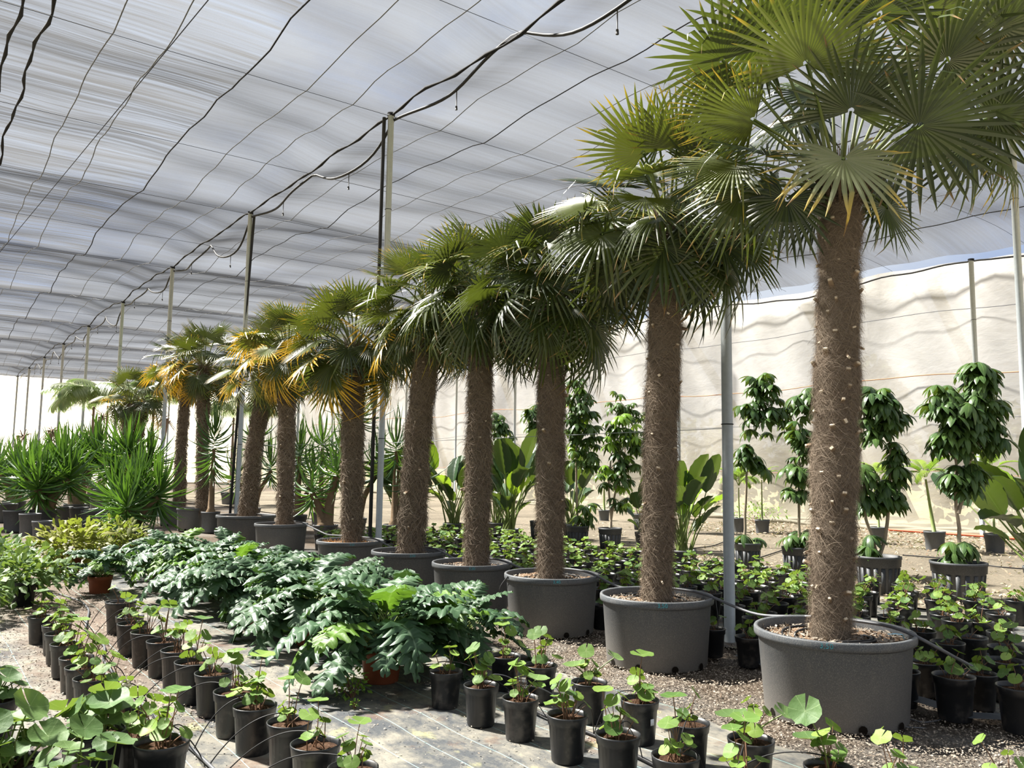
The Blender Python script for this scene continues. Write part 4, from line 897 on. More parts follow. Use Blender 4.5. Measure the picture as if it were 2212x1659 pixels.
# ------------------------------------------------------------------ acanthus
def acanthus_mesh(seed, L=.42, W=.12, droop=1.0):
    r = np.random.default_rng(seed); g = G(); n = 49; t = np.linspace(0, 1, n)
    pl = .20; e0 = math.radians(r.uniform(48, 72)); curv = droop * r.uniform(1.5, 2.3)
    ang = e0 - curv * np.concatenate([np.linspace(0, .25, 6), np.linspace(.25, 1, n)[1:]])
    ds = np.concatenate([np.full(6, pl / 6), np.full(n - 1, L / (n - 1))]); y = np.concatenate([[0], np.cumsum(np.cos(ang) * ds)]); z = np.concatenate([[0], np.cumsum(np.sin(ang) * ds)])
    c = np.stack([.03 * np.sin(np.linspace(0, 3, len(y)) + seed) * np.linspace(0, 1, len(y)), y, z], 1)
    tube(g, c[:7], np.linspace(.006, .004, 7), 4, 1, cap=False)
    cl = c[6:6 + n]; a2 = np.concatenate([ang[6:], ang[-1:]])[:n]
    up = np.stack([0 * a2, -np.sin(a2), np.cos(a2)], 1); sd = np.array([1., 0, 0])
    W *= 1.2; env = W * np.sin(PI * np.clip(t * .93 + .07, 0, 1)) ** .55 * (1 - .15 * t)
    lobe = .30 + .70 * np.abs(np.sin(t * PI * 6.5)) ** 1.1
    rows = []; A_ = []
    for s in (-1, 1):
        hw = env * lobe * (1 + .07 * r.normal(size=n)) * (1 + .12 * np.sin(t * 90 + seed)); hw[0] = .004; hw[-1] = .006; hw[0] = .004
        fw = (np.abs(np.sin(t * PI * 6.5)) - .4) * .03
        inner = cl + sd * s * (hw * .45)[:, None] + up * (.012 + .010 * np.sin(t * 34 + s))[:, None] + np.gradient(cl, axis=0) * 0
        edge = cl + sd * s * hw[:, None] + up * (.003 * r.normal(size=n) - .018 * (hw / W) + .007 * np.sin(t * 34))[:, None]
        dirv = nrm(np.gradient(cl, axis=0)); edge = edge + dirv * (fw + .022 * (hw / W))[:, None]
        rows.append((inner, edge))
    Vv = np.stack([rows[0][1], rows[0][0], cl, rows[1][0], rows[1][1]], 1)
    A = np.zeros((n, 5, 3)); A[..., 0] = t[:, None]; A[..., 1] = np.array([-1, -.5, 0, .5, 1]); 
    Q = [[i * 5 + j, i * 5 + j + 1, i * 5 + j + 6, i * 5 + j + 5] for i in range(n - 1) for j in range(4)]
    g.add(Vv.reshape(-1, 3), q=Q, a=A.reshape(-1, 3)); return g
AC = []
for i in range(7):
    g = acanthus_mesh(500 + i, rng.uniform(.36, .50), rng.uniform(.085, .12), [1, .8, 1.1, .6, 1.15, .9, .7][i]); AC.append((g, g.mesh('acanthus_leaf', [M['acanthus'], M['green_stem']])))
ACL = [g.mesh('acanthus_leaf_lit', [M['acanthus_lit'], M['green_stem']]) for g, _ in AC[:4]]
g = G(); R_ = .165; lathe(g, [(0, 0), (R_ * .78, 0), (R_ * .80, .01), (R_ * .94, .19), (R_, .195), (R_ * 1.02, .25), (R_ * .97, .25), (R_ * .95, .22)], 30); TC = g.mesh('clay_pot', [M['terracotta']])
g = G(); disc(g, .157, .225, 16, 0, 3, .006); TS = g.mesh('clay_pot_soil', [M['soil']])
def acanthus(u, v, s, n, label, seed, hs=1.0, potz=.8):
    r = np.random.default_rng(seed); t = thing('potted_acanthus', label, 'plant', P(u, v, .015), 'jagged-leaved plants in red clay pots')
    obj('pot', TC, t, Matrix.Scale(potz, 4)); obj('soil', TS, t, Matrix.Scale(potz, 4))
    for k in range(n):
        f = k / n; a = k * 2.399 + r.normal() * .2; pitch = -.25 + .95 * (1 - f) + r.normal() * .12   # low ones first
        me = ACL[int(r.integers(0, 4))] if r.random() < .10 else AC[int(r.integers(0, 7))][1]
        ss = s * r.uniform(.75, 1.12) * (1.0 if f < .6 else .82)
        obj('leaf', me, t, Matrix.Translation((r.normal() * .03, r.normal() * .03, .19 * potz + (f * .16) * hs)) @ Matrix.Rotation(a, 4, 'Z') @ Matrix.Rotation(-max(-.5, min(.62, pitch * .62)), 4, 'X') @ Matrix.Scale(ss, 4))
al = [(4.72, 2.50, 1.0, 46, 'nearest jagged-leaved clump with big drooping grey-green leaves over a red clay pot', .9),
      (4.92, 3.26, .70, 30, 'smaller jagged-leaved clump right of the nearest, clay pot showing at its foot', .7),
      (5.95, 2.56, .92, 40, 'jagged-leaved clump with limp yellowish leaves hanging to the mat, behind the nearest', .9),
      (5.7, 3.28, .75, 34, 'jagged-leaved clump between the nearest one and the palm tubs', .8),
      (6.8, 2.50, .92, 38, 'third jagged-leaved clump along the front of the bed', .9), (6.7, 3.18, .80, 34, 'clump in the rear line of the bed, left of the fourth tub', .8),
      (7.65, 2.55, .90, 34, 'fourth jagged-leaved clump along the front of the bed', .9), (7.6, 3.25, .80, 30, 'clump in the rear line of the bed, below the sixth palm', .8),
      (8.5, 2.50, .85, 32, 'fifth jagged-leaved clump along the front of the bed', .9), (8.55, 3.25, .78, 26, 'clump in the rear line of the bed, below the leaning palm', .8),
      (9.4, 2.45, .85, 28, 'sixth clump along the front of the bed, near the open path', .8), (9.6, 3.1, .78, 24, 'rear clump near the far end of the bed', .8),
      (10.3, 2.5, .80, 24, 'farthest clump at the left tip of the bed', .8), (9.35, 1.72, .62, 30, 'lone jagged-leaved clump in a clay pot across the path, at left', .8)]
for i, (u, v, s, n, l, hs) in enumerate(al): acanthus(u, v, s * 1.24, int(n * 1.25), l, 600 + i, hs, .8 if s > .8 else .7)
# bushes beyond at the left
def leafy(name, p, n, rx, h, L, W, matn, label, seed, pot=None, up=.3):
    r = np.random.default_rng(seed); t = thing(name, label, 'bush', p)
    if pot: obj('pot', pot, t)
    d = nrm(r.normal(size=(n, 3)) * [1, 1, .8] + [0, 0, .35]); rad = r.random(n) ** .45
    c = d * rad[:, None] * np.array([rx, rx, h * .5]) + [0, 0, h * .55]
    ax = nrm(d + r.normal(size=(n, 3)) * .6 + [0, 0, up - .3]); Ls = L * r.uniform(.6, 1.2, n)
    pts = np.stack([c, c + ax * Ls[:, None] * .5, c + ax * Ls[:, None] + [0, 0, -.2 * L]], 1); w = np.stack([Ls * .05, Ls * W, Ls * .02], 1)
    g = G(); ribbons(g, pts, w, nrm(np.cross(ax, [0, 0, 1.]) + r.normal(size=(n, 3)) * .35), fold=-.25)
    f = obj('foliage', g.mesh('foliage', [M[matn]]), t); f['kind'] = 'stuff'
    g = G()
    for k in range(9): tube(g, [(0, 0, 0), tuple(c[k] * .5 + [0, 0, .02]), tuple(c[k])], [.006, .004, .003], 4, cap=False)
    obj('stems', g.mesh('stems', [M['brown_stem']]), t)['kind'] = 'stuff'
    return t
leafy('copper_shrub', P(11.0, 1.65, 0), 520, .42, .62, .13, .28, 'hydrangea', 'yellow-green shrub with coppery serrated leaves behind the lone clump', 700, TC)
leafy('copper_shrub', P(11.6, 2.25, 0), 420, .40, .60, .13, .28, 'hydrangea', 'yellow-green shrub with coppery leaves nearer the yuccas', 701, TC)
for i, (u, v, l) in enumerate([(8.9, 1.0, 'light green bushy plant left of the lone clump'), (9.9, .85, 'light green bushy plant at the left edge, farther back'), (10.9, .9, 'light green bushy plant before the yucca tubs'), (8.3, .4, 'light green bushy plant nearest on the left edge')]):
    leafy('leafy_plant', P(u, v, 0), 420, .40, .52, .10, .36, 'leopard_big', l, 710 + i, SPOT)
leafy('small_weed', hit(760, 1512, .0), 150, .10, .16, .03, .35, 'weed', 'small bright green weed growing on the mat before the clay pot', 720)
leafy('small_weed', hit(766, 1537, .0), 30, .02, .06, .02, .35, 'weed', 'tiny weed sprig on the mat just in front of the bigger weed', 721)
# ------------------------------------------------------------------ yuccas
def yucca_leaf(seed, L=.52, w=.022, droop=.25):
    r = np.random.default_rng(seed); t = np.linspace(0, 1, 6); dz = -droop * r.uniform(.3, 1.5) * t ** 2.5 * L
    p = np.stack([.03 * r.normal() * t ** 2, L * t, dz + 0 * t], 1)[None]; ww = (w * np.array([.55, 1, 1.05, .85, .5, .04]))[None]
    g = G(); ro = r.uniform(-1.1, 1.1); ribbons(g, p, ww, np.array([[math.cos(ro), 0, math.sin(ro)]]), fold=.5, rnd=np.array([r.random()])); return g
YL = {k: [yucca_leaf(s, L, w, d) for s in range(5)] for k, (L, w, d) in dict(a=(.52, .016, .2), b=(.62, .019, .45), c=(.44, .018, .15)).items()}
YM = {(k, m_): [g.mesh('yucca_blade', [M[m_]]) for g in v] for k, v in YL.items() for m_ in ('yucca', 'yucca_dark')}
PG = {}
def plain_pot(D, h, ribbed=False):
    key = (D, h, ribbed)
    if key in PG: return PG[key]
    R = D / 2; g = G(); prof = [(0, 0), (R * .78, 0), (R * .80, .01), (R * .90, h * .72), (R * .955, h * .74), (R * .975, h - .03), (R, h - .028), (R, h), (R * .94, h), (R * .92, h - .06)]
    lathe(g, prof, 48)
    if ribbed:
        for k in range(18):
            a = k / 18 * 2 * PI; wd = .022
            for sgn in (0,):
                c0 = np.array([math.cos(a), math.sin(a), 0]); tn = np.array([-math.sin(a), math.cos(a), 0])
                b = c0 * R * .800; tt_ = c0 * R * .905; vv2 = [b - tn * wd + [0, 0, .02], b + tn * wd + [0, 0, .02], tt_ + tn * wd + [0, 0, h * .70], tt_ - tn * wd + [0, 0, h * .70]]; o_ = c0 * .004
                g.add([x for x in vv2] + [x + o_ for x in vv2], q=[[4, 5, 6, 7], [0, 1, 5, 4], [1, 2, 6, 5], [2, 3, 7, 6], [3, 0, 4, 7]], a=[(.9, .9, .9)] * 8)
    g2 = G(); disc(g2, R * .93, h - .05, 24, 0, 4, .01)
    PG[key] = (g.mesh('ribbed_pot' if ribbed else 'plain_pot', [M['ribbed_pot']]), g2.mesh('pot_soil', [M['mulch']])); return PG[key]
def rosette(t, c, n, kind, matn, r, elo=-30, ehi=85, s=1.0, tilt=0.0, single=True, stretch=.0):
    G_ = None if single else G()
    for k in range(n):
        f = k / n; e = math.radians(elo + (ehi - elo) * f ** 1.35 + r.normal() * 7); a = k * 2.3999 + r.normal() * .2
        y = np.array([math.cos(a) * math.cos(e), math.sin(a) * math.cos(e) , math.sin(e)]); y = nrm(y + np.array([tilt, 0, 0])); x = np.array([-math.sin(a), math.cos(a), 0])
        Mt = frame(c + np.array([0, 0, (f - .5) * stretch]), x, y) @ Matrix.Scale(s * r.uniform(.8, 1.15) * (1 if e > -.1 else .85), 4); j = int(r.integers(0, 5))
        if single: obj('leaf', YM[(kind, matn)][j], t, Mt)
        else: G_.join(YL[kind][j], Mt)
    if not single: o = obj('leaf_rosette', G_.mesh('leaf_rosette', [M[matn]]), t); o['kind'] = 'stuff'
def yucca(p, heads, label, seed, pot=(.4, .35), kind='a', matn='yucca', n=44, single=True, trunk=.06, elo=-30, stretch=.12, s=1.0):
    r = np.random.default_rng(seed); t = thing('potted_yucca', label, 'yucca', p, 'spiky yuccas in black pots')
    a, b = plain_pot(*pot); obj('pot', a, t); obj('soil', b, t); z0 = pot[1] - .05; top = max(h[2] for h in heads)
    g = G()
    for hx, hy, hz in heads:
        q = np.array([hx, hy, hz]); tube(g, [(hx * .1, hy * .1, z0), (hx * .35, hy * .35, z0 + (hz - z0) * .45), tuple(q)], [trunk * 1.25, trunk * .9, trunk * .55], 9)
    lathe(g, [(trunk * 1.9, z0 - .02), (trunk * 1.7, z0 + .05), (trunk * 1.1, z0 + .12)], 12)
    obj('trunk', g.mesh('yucca_trunk', [M['yucca_trunk']]), t)
    for h in heads: rosette(t, np.array(h), n, kind, matn, r, elo, 85, s * r.uniform(.92, 1.08), single=single, stretch=stretch)
    return t
def base(x, y, z=0.0): q = hit(x, y, z); q[2] = 0; return q
yucca(P(13.9, 2.95), [(0, 0, .72), (-.32, .12, .78), (.30, .2, .80), (.05, -.30, .62), (-.1, .35, 1.0)], 'big bushy yucca just left of the palm tubs, its lowest leaves touching the pots', 800, (.42, .36), n=105, elo=-65, stretch=.3, s=1.18, trunk=.08)
yucca(P(18.4, 2.3), [(0, 0, .95), (-.45, .1, 1.05), (.4, .1, 1.0), (0, -.25, .8), (.1, .4, 1.3)], 'broad bushy yucca with thick swollen trunk at left', 801, (.5, .4), n=85, elo=-55, stretch=.3, s=1.4, trunk=.12)
yucca(P(19.5, 1.0), [(0, 0, 1.0), (-.4, 0, 1.1), (.35, .2, 1.0)], 'bushy yucca at the far left edge', 802, (.5, .4), n=100, elo=-55, s=1.45, stretch=.25, single=False, trunk=.1)
yucca(P(20.6, 3.2), [(0, 0, 1.3), (-.4, .1, 1.4), (.4, 0, 1.5)], 'bushy yucca behind the two big ones, below the twin palm', 803, (.5, .4), n=100, elo=-55, s=1.45, stretch=.25, single=False, trunk=.1)
yucca(P(19.0, 3.9), [(0, 0, 1.5), (.4, .1, 1.3), (-.4, .1, 1.2)], 'tall bushy yucca beneath the farthest steel posts', 804, (.5, .4), n=100, elo=-55, s=1.45, stretch=.3, single=False, trunk=.1)
yucca(P(22.5, 2.2), [(0, 0, 1.2), (-.5, .1, 1.2), (.4, 0, 1.2)], 'bushy yucca at the left, behind the broad one', 805, (.5, .4), n=100, elo=-55, s=1.45, single=False, trunk=.1)
yucca(base(453, 1150), [(.0, 0, 1.62)], 'tall single-headed yucca with long drooping skirt beside the leaning palm', 806, (.36, .40), kind='b', n=100, elo=-75, stretch=.85, s=.92, trunk=.055)
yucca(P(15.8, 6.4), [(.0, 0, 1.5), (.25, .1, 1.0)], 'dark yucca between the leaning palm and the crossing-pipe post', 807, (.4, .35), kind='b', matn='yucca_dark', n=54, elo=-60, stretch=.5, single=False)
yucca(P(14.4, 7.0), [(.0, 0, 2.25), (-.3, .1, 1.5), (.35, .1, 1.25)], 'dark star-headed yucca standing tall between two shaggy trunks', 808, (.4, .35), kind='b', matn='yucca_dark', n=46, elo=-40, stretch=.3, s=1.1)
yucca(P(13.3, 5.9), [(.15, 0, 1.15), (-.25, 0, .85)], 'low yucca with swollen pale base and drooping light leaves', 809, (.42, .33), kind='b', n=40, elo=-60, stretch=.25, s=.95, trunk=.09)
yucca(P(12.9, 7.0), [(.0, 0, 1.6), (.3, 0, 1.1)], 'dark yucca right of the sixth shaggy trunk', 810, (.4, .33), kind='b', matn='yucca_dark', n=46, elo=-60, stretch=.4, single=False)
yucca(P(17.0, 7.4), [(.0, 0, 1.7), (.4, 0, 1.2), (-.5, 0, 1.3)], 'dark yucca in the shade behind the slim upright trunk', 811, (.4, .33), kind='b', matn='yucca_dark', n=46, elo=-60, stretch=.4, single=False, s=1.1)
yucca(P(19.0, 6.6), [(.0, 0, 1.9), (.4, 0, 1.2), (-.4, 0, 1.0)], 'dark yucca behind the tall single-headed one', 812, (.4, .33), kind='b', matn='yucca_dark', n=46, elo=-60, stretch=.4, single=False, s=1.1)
# plain black pots around the yuccas
for i, (x, y, D, h, l) in enumerate([(30, 1140, .42, .40, 'black pot farthest left under the yuccas'), (62, 1150, .36, .40, 'black pot second from left under the yuccas'), (90, 1158, .34, .32, 'short black pot before the swollen yucca trunk'), (135, 1128, .36, .40, 'black pot between the two big yuccas, left'), (168, 1133, .36, .42, 'black pot between the two big yuccas, middle'), (197, 1143, .40, .42, 'black pot between the two big yuccas, right'), (222, 1160, .36, .42, 'dark pot left of the big yucca pot'), (258, 1168, .38, .40, 'dark pot at the foot of the big bushy yucca'), (8, 1120, .5, .4, 'wide black pot at the left picture edge')]):
    p = base(x, y + 8); t = thing('black_pot', l, 'pot', p, 'black pots under the yuccas'); a, b = plain_pot(D, h); obj('pot_body', a, t); obj('soil', b, t)
# ------------------------------------------------------------------ bird-of-paradise plants
def paddle(seed, Ls, Lb, W, bend, matn='strelitzia'):
    r = np.random.default_rng(seed); g = G(); e = math.radians(84); n = 9; m_ = 12; k = n + m_
    ang = e - bend * np.concatenate([np.linspace(0, .35, n), np.linspace(.35, 1.0, m_ + 1)[1:]]); ds = np.concatenate([np.full(n, Ls / n), np.full(m_, Lb / m_)])
    c = np.stack([0 * ang, np.cumsum(np.cos(ang) * ds), np.cumsum(np.sin(ang) * ds)], 1); c = np.concatenate([[[0, 0, 0]], c])
    tube(g, c[:n + 1], np.linspace(.016, .008, n + 1), 5, 1, cap=False)
    cl = c[n:]; t = np.linspace(0, 1, len(cl)); a2 = np.concatenate([ang[n - 1:]])[:len(cl)]; up = np.stack([0 * a2, -np.sin(a2), np.cos(a2)], 1)
    hw = W * np.clip(np.sin(PI * np.clip(t * .90 + .06, 0, 1)), 0, 1) ** .6; hw[0] = .01; hw[-1] = .012; cup = r.uniform(.25, .6)
    rows = [cl + np.array([1., 0, 0]) * s * (hw * abs(s) / abs(s or 1) * (abs(s)))[:, None] * 1 + up * (hw * cup * s * s + .006 * np.sin(t * 40 + s * 3))[:, None] for s in (-1, -.5, 0, .5, 1)]
    A = np.zeros((len(cl), 5, 3)); A[..., 0] = t[:, None]; A[..., 1] = np.array([-1, -.5, 0, .5, 1])
    Q = [[i * 5 + j, i * 5 + j + 1, i * 5 + j + 6, i * 5 + j + 5] for i in range(len(cl) - 1) for j in range(4)]
    g.add(np.stack(rows, 1).reshape(-1, 3), q=Q, a=A.reshape(-1, 3)); return g
SG = [paddle(i, a, b, c, d) for i, (a, b, c, d) in enumerate([(.95, .62, .155, .35), (.80, .58, .165, .6), (1.1, .70, .165, .2), (.62, .50, .145, .8), (.5, .45, .13, 1.1), (.85, .60, .155, 1.0), (.38, .38, .12, .7)])]
SM_ = {k: [g.mesh('paddle_leaf', [M[k], M['green_stem']]) for g in SG] for k in ('strelitzia', 'strel_lime')}
def strelitzia(p, n, s, label, seed, pot=(.38, .30), lime=.12, az=None, spread=.32):
    r = np.random.default_rng(seed); t = thing('potted_bird_of_paradise', label, 'plant', p)
    a, b = plain_pot(*pot); obj('pot', a, t); obj('soil', b, t)
    for k in range(int(n * 1.7)):
        f = k / n; a = k * 2.399 + r.normal() * .3; j = int(r.choice([0, 1, 2, 5])) if k % 2 == 0 else int(r.choice([1, 3, 4, 6, 0]))
        lean = r.uniform(.03, spread); mt = 'strel_lime' if r.random() < lime else 'strelitzia'
        obj('leaf', SM_[mt][j], t, Matrix.Translation((r.normal() * .05, r.normal() * .05, pot[1] - .06)) @ Matrix.Rotation(a, 4, 'Z') @ Matrix.Rotation(-lean, 4, 'X') @ Matrix.Rotation(r.normal() * .5, 4, 'Z') @ Matrix.Scale(s * r.uniform(.85, 1.1), 4))
    return t
strelitzia(base(978, 1165), 15, .92, 'broad-leaved bird-of-paradise between the fifth and fourth trunks', 900)
strelitzia(base(1100, 1180), 18, 1.02, 'broad-leaved bird-of-paradise between the fourth and third trunks, one leaf soaring', 901, lime=.05)
strelitzia(base(862, 1160), 15, .95, 'broad-leaved bird-of-paradise just right of the riser-pipe post', 902)
strelitzia(base(1235, 1165), 12, .85, 'low broad-leaved bird-of-paradise right of the third trunk', 903, spread=.6)
strelitzia(base(1478, 1238), 17, .82, 'bright bird-of-paradise between the second trunk and the near steel post', 904, (.34, .30), .3)
strelitzia(base(1390, 1185), 8, .62, 'low bird-of-paradise left of the second trunk with one lime leaf', 905, (.3, .28), .3, spread=.6)
strelitzia(P(4.1, 10.6), 17, .98, 'large bird-of-paradise reaching in from the right edge', 906, (.4, .3), .12, spread=.75)
strelitzia(P(12.9, 9.2), 10, .95, 'broad-leaved bird-of-paradise deep behind the fifth trunk', 907)
# ------------------------------------------------------------------ umbrella trees
def schef_leaf(seed, n=8, L=.17):
    r = np.random.default_rng(seed); g = G(); tube(g, [(0, 0, 0), (0, .06, .05), (0, .13, .06)], [.003, .0025, .002], 3, 1, cap=False); hub = np.array([0, .13, .06])
    P_ = []; S_ = []; W_ = []
    for k in range(n):
        a = (k + .5) / n * 2 * PI * .95 + r.normal() * .08; h = np.array([math.sin(a), math.cos(a), 0]); l = L * r.uniform(.85, 1.1); dr = r.uniform(.6, 1.1)
        t = np.linspace(0, 1, 5); out = np.sin(t * 1.35) / 1.35 * (1.15 - .3 * dr); dn = -(t ** 1.7) * .75 * dr
        P_.append(hub + h * (out * l)[:, None] + np.array([0, 0, 1.]) * (dn * l)[:, None]); S_.append([math.cos(a), -math.sin(a), 0]); W_.append(l * np.array([.02, .10, .145, .12, .015]))
    ribbons(g, np.array(P_), np.array(W_), np.array(S_), fold=-.22, rnd=r.random(n)); return g
HG = [schef_leaf(i, int(8 + i % 3)) for i in range(5)]
HM = {k: [g.mesh('umbrella_leaf', [M[k], M['green_stem']]) for g in HG] for k in ('schef', 'schef_lime')}
def umbrella_tree(p, pot, stems, clumps, label, seed, lime=0.0, dens=1.0, s=1.0, base_bush=True, thick=.022):
    """stems: polylines; clumps: (x,z,dy,rx,rz,n) relative to p"""
    r = np.random.default_rng(seed); t = thing('potted_umbrella_tree', label, 'tree', p)
    if pot: a, b = plain_pot(*pot, True); obj('pot', a, t); obj('soil', b, t)
    for st_ in stems:
        g = G(); q = np.array(st_, float); tt_ = np.linspace(0, 1, 9); pp = np.stack([np.interp(tt_, np.linspace(0, 1, len(q)), q[:, i]) for i in range(3)], 1); pp += r.normal(size=pp.shape) * .006
        tube(g, pp, np.linspace(thick, thick * .55, 9), 8); obj('stem', g.mesh('stem', [M['grey_trunk']]), t)
    for (x, z, dy, rx, rz, n) in clumps:
        g = G()
        for k in range(int(n * dens * .85)):
            d = nrm(r.normal(size=3) + np.array([0, -.3, .15])); c = np.array([x, dy, z]) + d * np.array([rx, rx * .8, rz]) * r.uniform(.5, 1.1)
            a = math.atan2(d[1], d[0]) + r.normal() * .3; sc = s * 1.35 * r.uniform(.75, 1.15)
            mt = 'schef_lime' if (r.random() < lime * (1.5 if d[2] > .2 else .4)) else 'schef'
            hub0 = c - np.array([math.cos(a), math.sin(a), .4]) * .13 * sc
            obj('leaf', HM[mt][int(r.integers(0, 5))], t, Matrix.Translation(tuple(hub0)) @ Matrix.Rotation(a - PI / 2, 4, 'Z') @ Matrix.Rotation(r.normal() * .2, 4, 'X') @ Matrix.Scale(sc, 4))
            if k % 3 == 0: tube(g, [(x * .6, dy * .6, z - rz * .7), tuple(np.array([x, dy, z]) * .5 + hub0 * .5), tuple(hub0)], [.007, .005, .004], 4, cap=False)
        if g.n: obj('twigs', g.mesh('twigs', [M['green_stem']]), t)['kind'] = 'stuff'
    return t
def rel(p, x, y): q = at_y(x, y, p[1]); return q - p
def tree_px(x, yrim, hpot, D, stems, clumps, label, seed, **k):
    """pixel helper: stems as lists of px points, clumps as (px, py, rx px, ry px, n)"""
    p = hit(x, yrim, hpot); p[2] = 0; m_ = p[1] / FPX
    S = [[tuple(rel(p, *q)[:3] * np.array([1, 0, 1]) + np.array([0, .02, 0])) for q in st_] for st_ in stems]
    C = []
    for (cx, cy, rx, ry, n) in clumps: q = rel(p, cx, cy); C.append((q[0], q[2], 0, rx * m_, ry * m_, n))
    return umbrella_tree(p, (D, hpot), S, C, label, seed, **k)
tree_px(1615, 1172, .36, .37, [[(1608, 1172), (1612, 1050), (1620, 960)]], [(1650, 838, 34, 32, 22), (1640, 905, 50, 46, 30), (1690, 890, 26, 34, 10), (1612, 980, 24, 32, 14), (1640, 1010, 18, 16, 6), (1622, 1162, 22, 14, 7)], 'umbrella tree right of the near post, slender bent trunk in a ribbed pot', 1000)
tree_px(1721, 1181, .36, .39, [[(1726, 1181), (1727, 1085), (1728, 960)]], [(1742, 870, 26, 34, 14), (1735, 940, 30, 34, 16), (1722, 1010, 26, 34, 18), (1720, 1060, 26, 16, 10), (1724, 1158, 26, 18, 10)], 'narrow umbrella tree partly hidden left of the nearest trunk', 1001)
tree_px(1896, 1200, .42, .50, [[(1895, 1200), (1872, 1120), (1868, 1000)], [(1905, 1200), (1922, 1110), (1925, 960), (1915, 860)]], [(1890, 860, 42, 36, 26), (1920, 905, 40, 30, 16), (1885, 930, 34, 40, 14), (1935, 1000, 22, 34, 16), (1922, 1060, 26, 34, 18), (1862, 1030, 20, 30, 12), (1866, 1085, 16, 26, 8), (1880, 1180, 14, 14, 5)], 'umbrella tree with two splayed trunks right of the nearest palm', 1002)
tree_px(2070, 1213, .42, .56, [[(2076, 1185), (2070, 1100), (2066, 980)], [(2072, 1110), (2086, 1050), (2105, 960)]], [(2115, 806, 40, 30, 22), (2035, 850, 24, 20, 10), (2060, 880, 60, 40, 34), (2120, 880, 50, 46, 28), (2080, 940, 60, 36, 34), (2060, 1035, 24, 28, 12), (2095, 1030, 28, 30, 14), (2070, 1185, 28, 22, 12), (2135, 940, 34, 30, 12)], 'tall bushy umbrella tree in the ribbed tub standing right, beside the far post', 1003, dens=1.15)
tree_px(1318, 1140, .36, .40, [[(1318, 1140), (1330, 1060), (1338, 990)], [(1322, 1140), (1316, 1060), (1320, 980)]], [(1340, 915, 38, 22, 18), (1345, 960, 52, 40, 36), (1335, 1020, 44, 36, 24), (1345, 1070, 30, 24, 10)], 'bright green umbrella tree in ribbed pot between the third and second trunks', 1004, lime=.45)
tree_px(1248, 1135, .36, .40, [[(1248, 1135), (1245, 1000), (1245, 900)]], [(1245, 838, 26, 26, 10), (1250, 880, 44, 40, 28), (1255, 930, 46, 44, 30), (1250, 990, 40, 34, 18), (1262, 1110, 26, 26, 10)], 'tall dark umbrella tree right behind the third trunk', 1005, lime=.08)
tree_px(1385, 1110, .36, .36, [[(1375, 1110), (1352, 1000), (1345, 900)]], [(1345, 875, 36, 30, 18), (1360, 910, 38, 34, 18), (1390, 960, 30, 40, 12)], 'umbrella tree farther back left of the second trunk', 1006)
tree_px(1165, 1125, .36, .36, [[(1165, 1125), (1150, 980), (1150, 900)]], [(1148, 890, 24, 26, 14), (1160, 940, 26, 30, 12)], 'umbrella tree peeking out left of the third trunk', 1007, lime=.1)
tree_px(1085, 1120, .36, .36, [[(1085, 1120), (1080, 980)]], [(1075, 905, 22, 22, 12), (1090, 950, 32, 36, 20)], 'umbrella tree right of the fourth trunk', 1008, lime=.1)
# ------------------------------------------------------------------ feather-leaved palms
def frond(seed, L=.85, n=24, ll=.26, w=.008, bend=1.2, droop=.3):
    r = np.random.default_rng(seed); g = G(); t = np.linspace(0, 1, 14); e = math.radians(74) - bend * t; c = np.stack([0 * t, np.cumsum(np.cos(e)) * L / 14, np.cumsum(np.sin(e)) * L / 14], 1)
    tube(g, c, np.linspace(.009, .003, 14), 4, 1, cap=False); P_ = []; S_ = []; W_ = []
    for i in range(n):
        q = .22 + .78 * i / n
        for s in (-1, 1):
            b = np.array([np.interp(q, t, c[:, k]) for k in range(3)]); ee = np.interp(q, t, e); T = np.array([0, math.cos(ee), math.sin(ee)]); l = ll * math.sin(PI * min(1, q * .8 + .18)) ** .6 * r.uniform(.85, 1.1)
            d = nrm(np.array([s * 1.0, 0, 0]) + T * .75 + np.array([0, -math.sin(ee), math.cos(ee)]) * .35); tt_ = np.linspace(0, 1, 4)
            P_.append(b + d * (tt_ * l)[:, None] + np.array([0, 0, -1.]) * (droop * l * tt_ ** 2)[:, None]); S_.append(nrm(np.cross(d, [s * .2, -.2, 1.]))); W_.append(w * np.array([.6, 1, .9, .1]))
    ribbons(g, np.array(P_), np.array(W_), np.array(S_), rnd=r.random(len(P_))); return g
FG = [frond(i, *a) for i, a in enumerate([(.85, 32, .26, .013, 1.5, .3), (.75, 30, .24, .013, 2.2, .6), (.8, 30, .25, .013, 1.1, .25), (1.3, 36, .42, .012, 1.7, .9), (1.4, 36, .42, .012, 2.1, 1.0)])]
FM_ = {k: [g.mesh('frond', [M[k], M['green_stem']]) for g in FG] for k in ('kentia', 'kentia_grey')}
def feather(p, pot, H, n, js, label, seed, mt='kentia', s=1.0, r0=.03, lean=0.0, tm='green_stem', azs=None, cat='palm'):
    r = np.random.default_rng(seed); t = thing('feather_palm', label, cat, p)
    if pot: a, b = plain_pot(*pot); obj('pot', a, t); obj('soil', b, t)
    z0 = pot[1] - .05 if pot else 0; g = G(); tube(g, [(0, 0, z0), (lean * .5, 0, z0 + H * .5), (lean, 0, z0 + H)], [r0 * .75, r0 * .5, r0 * .35], 9); obj('trunk', g.mesh('palm_trunk', [M[tm]]), t)
    for k in range(n):
        a = azs[k] if azs else k * 2.399 + r.normal() * .3
        obj('frond', FM_[mt][js[k % len(js)]], t, Matrix.Translation((lean, 0, z0 + H)) @ Matrix.Rotation(a - PI / 2, 4, 'Z') @ Matrix.Rotation(r.uniform(-.35, .15), 4, 'X') @ Matrix.Scale(s * r.uniform(.85, 1.1), 4))
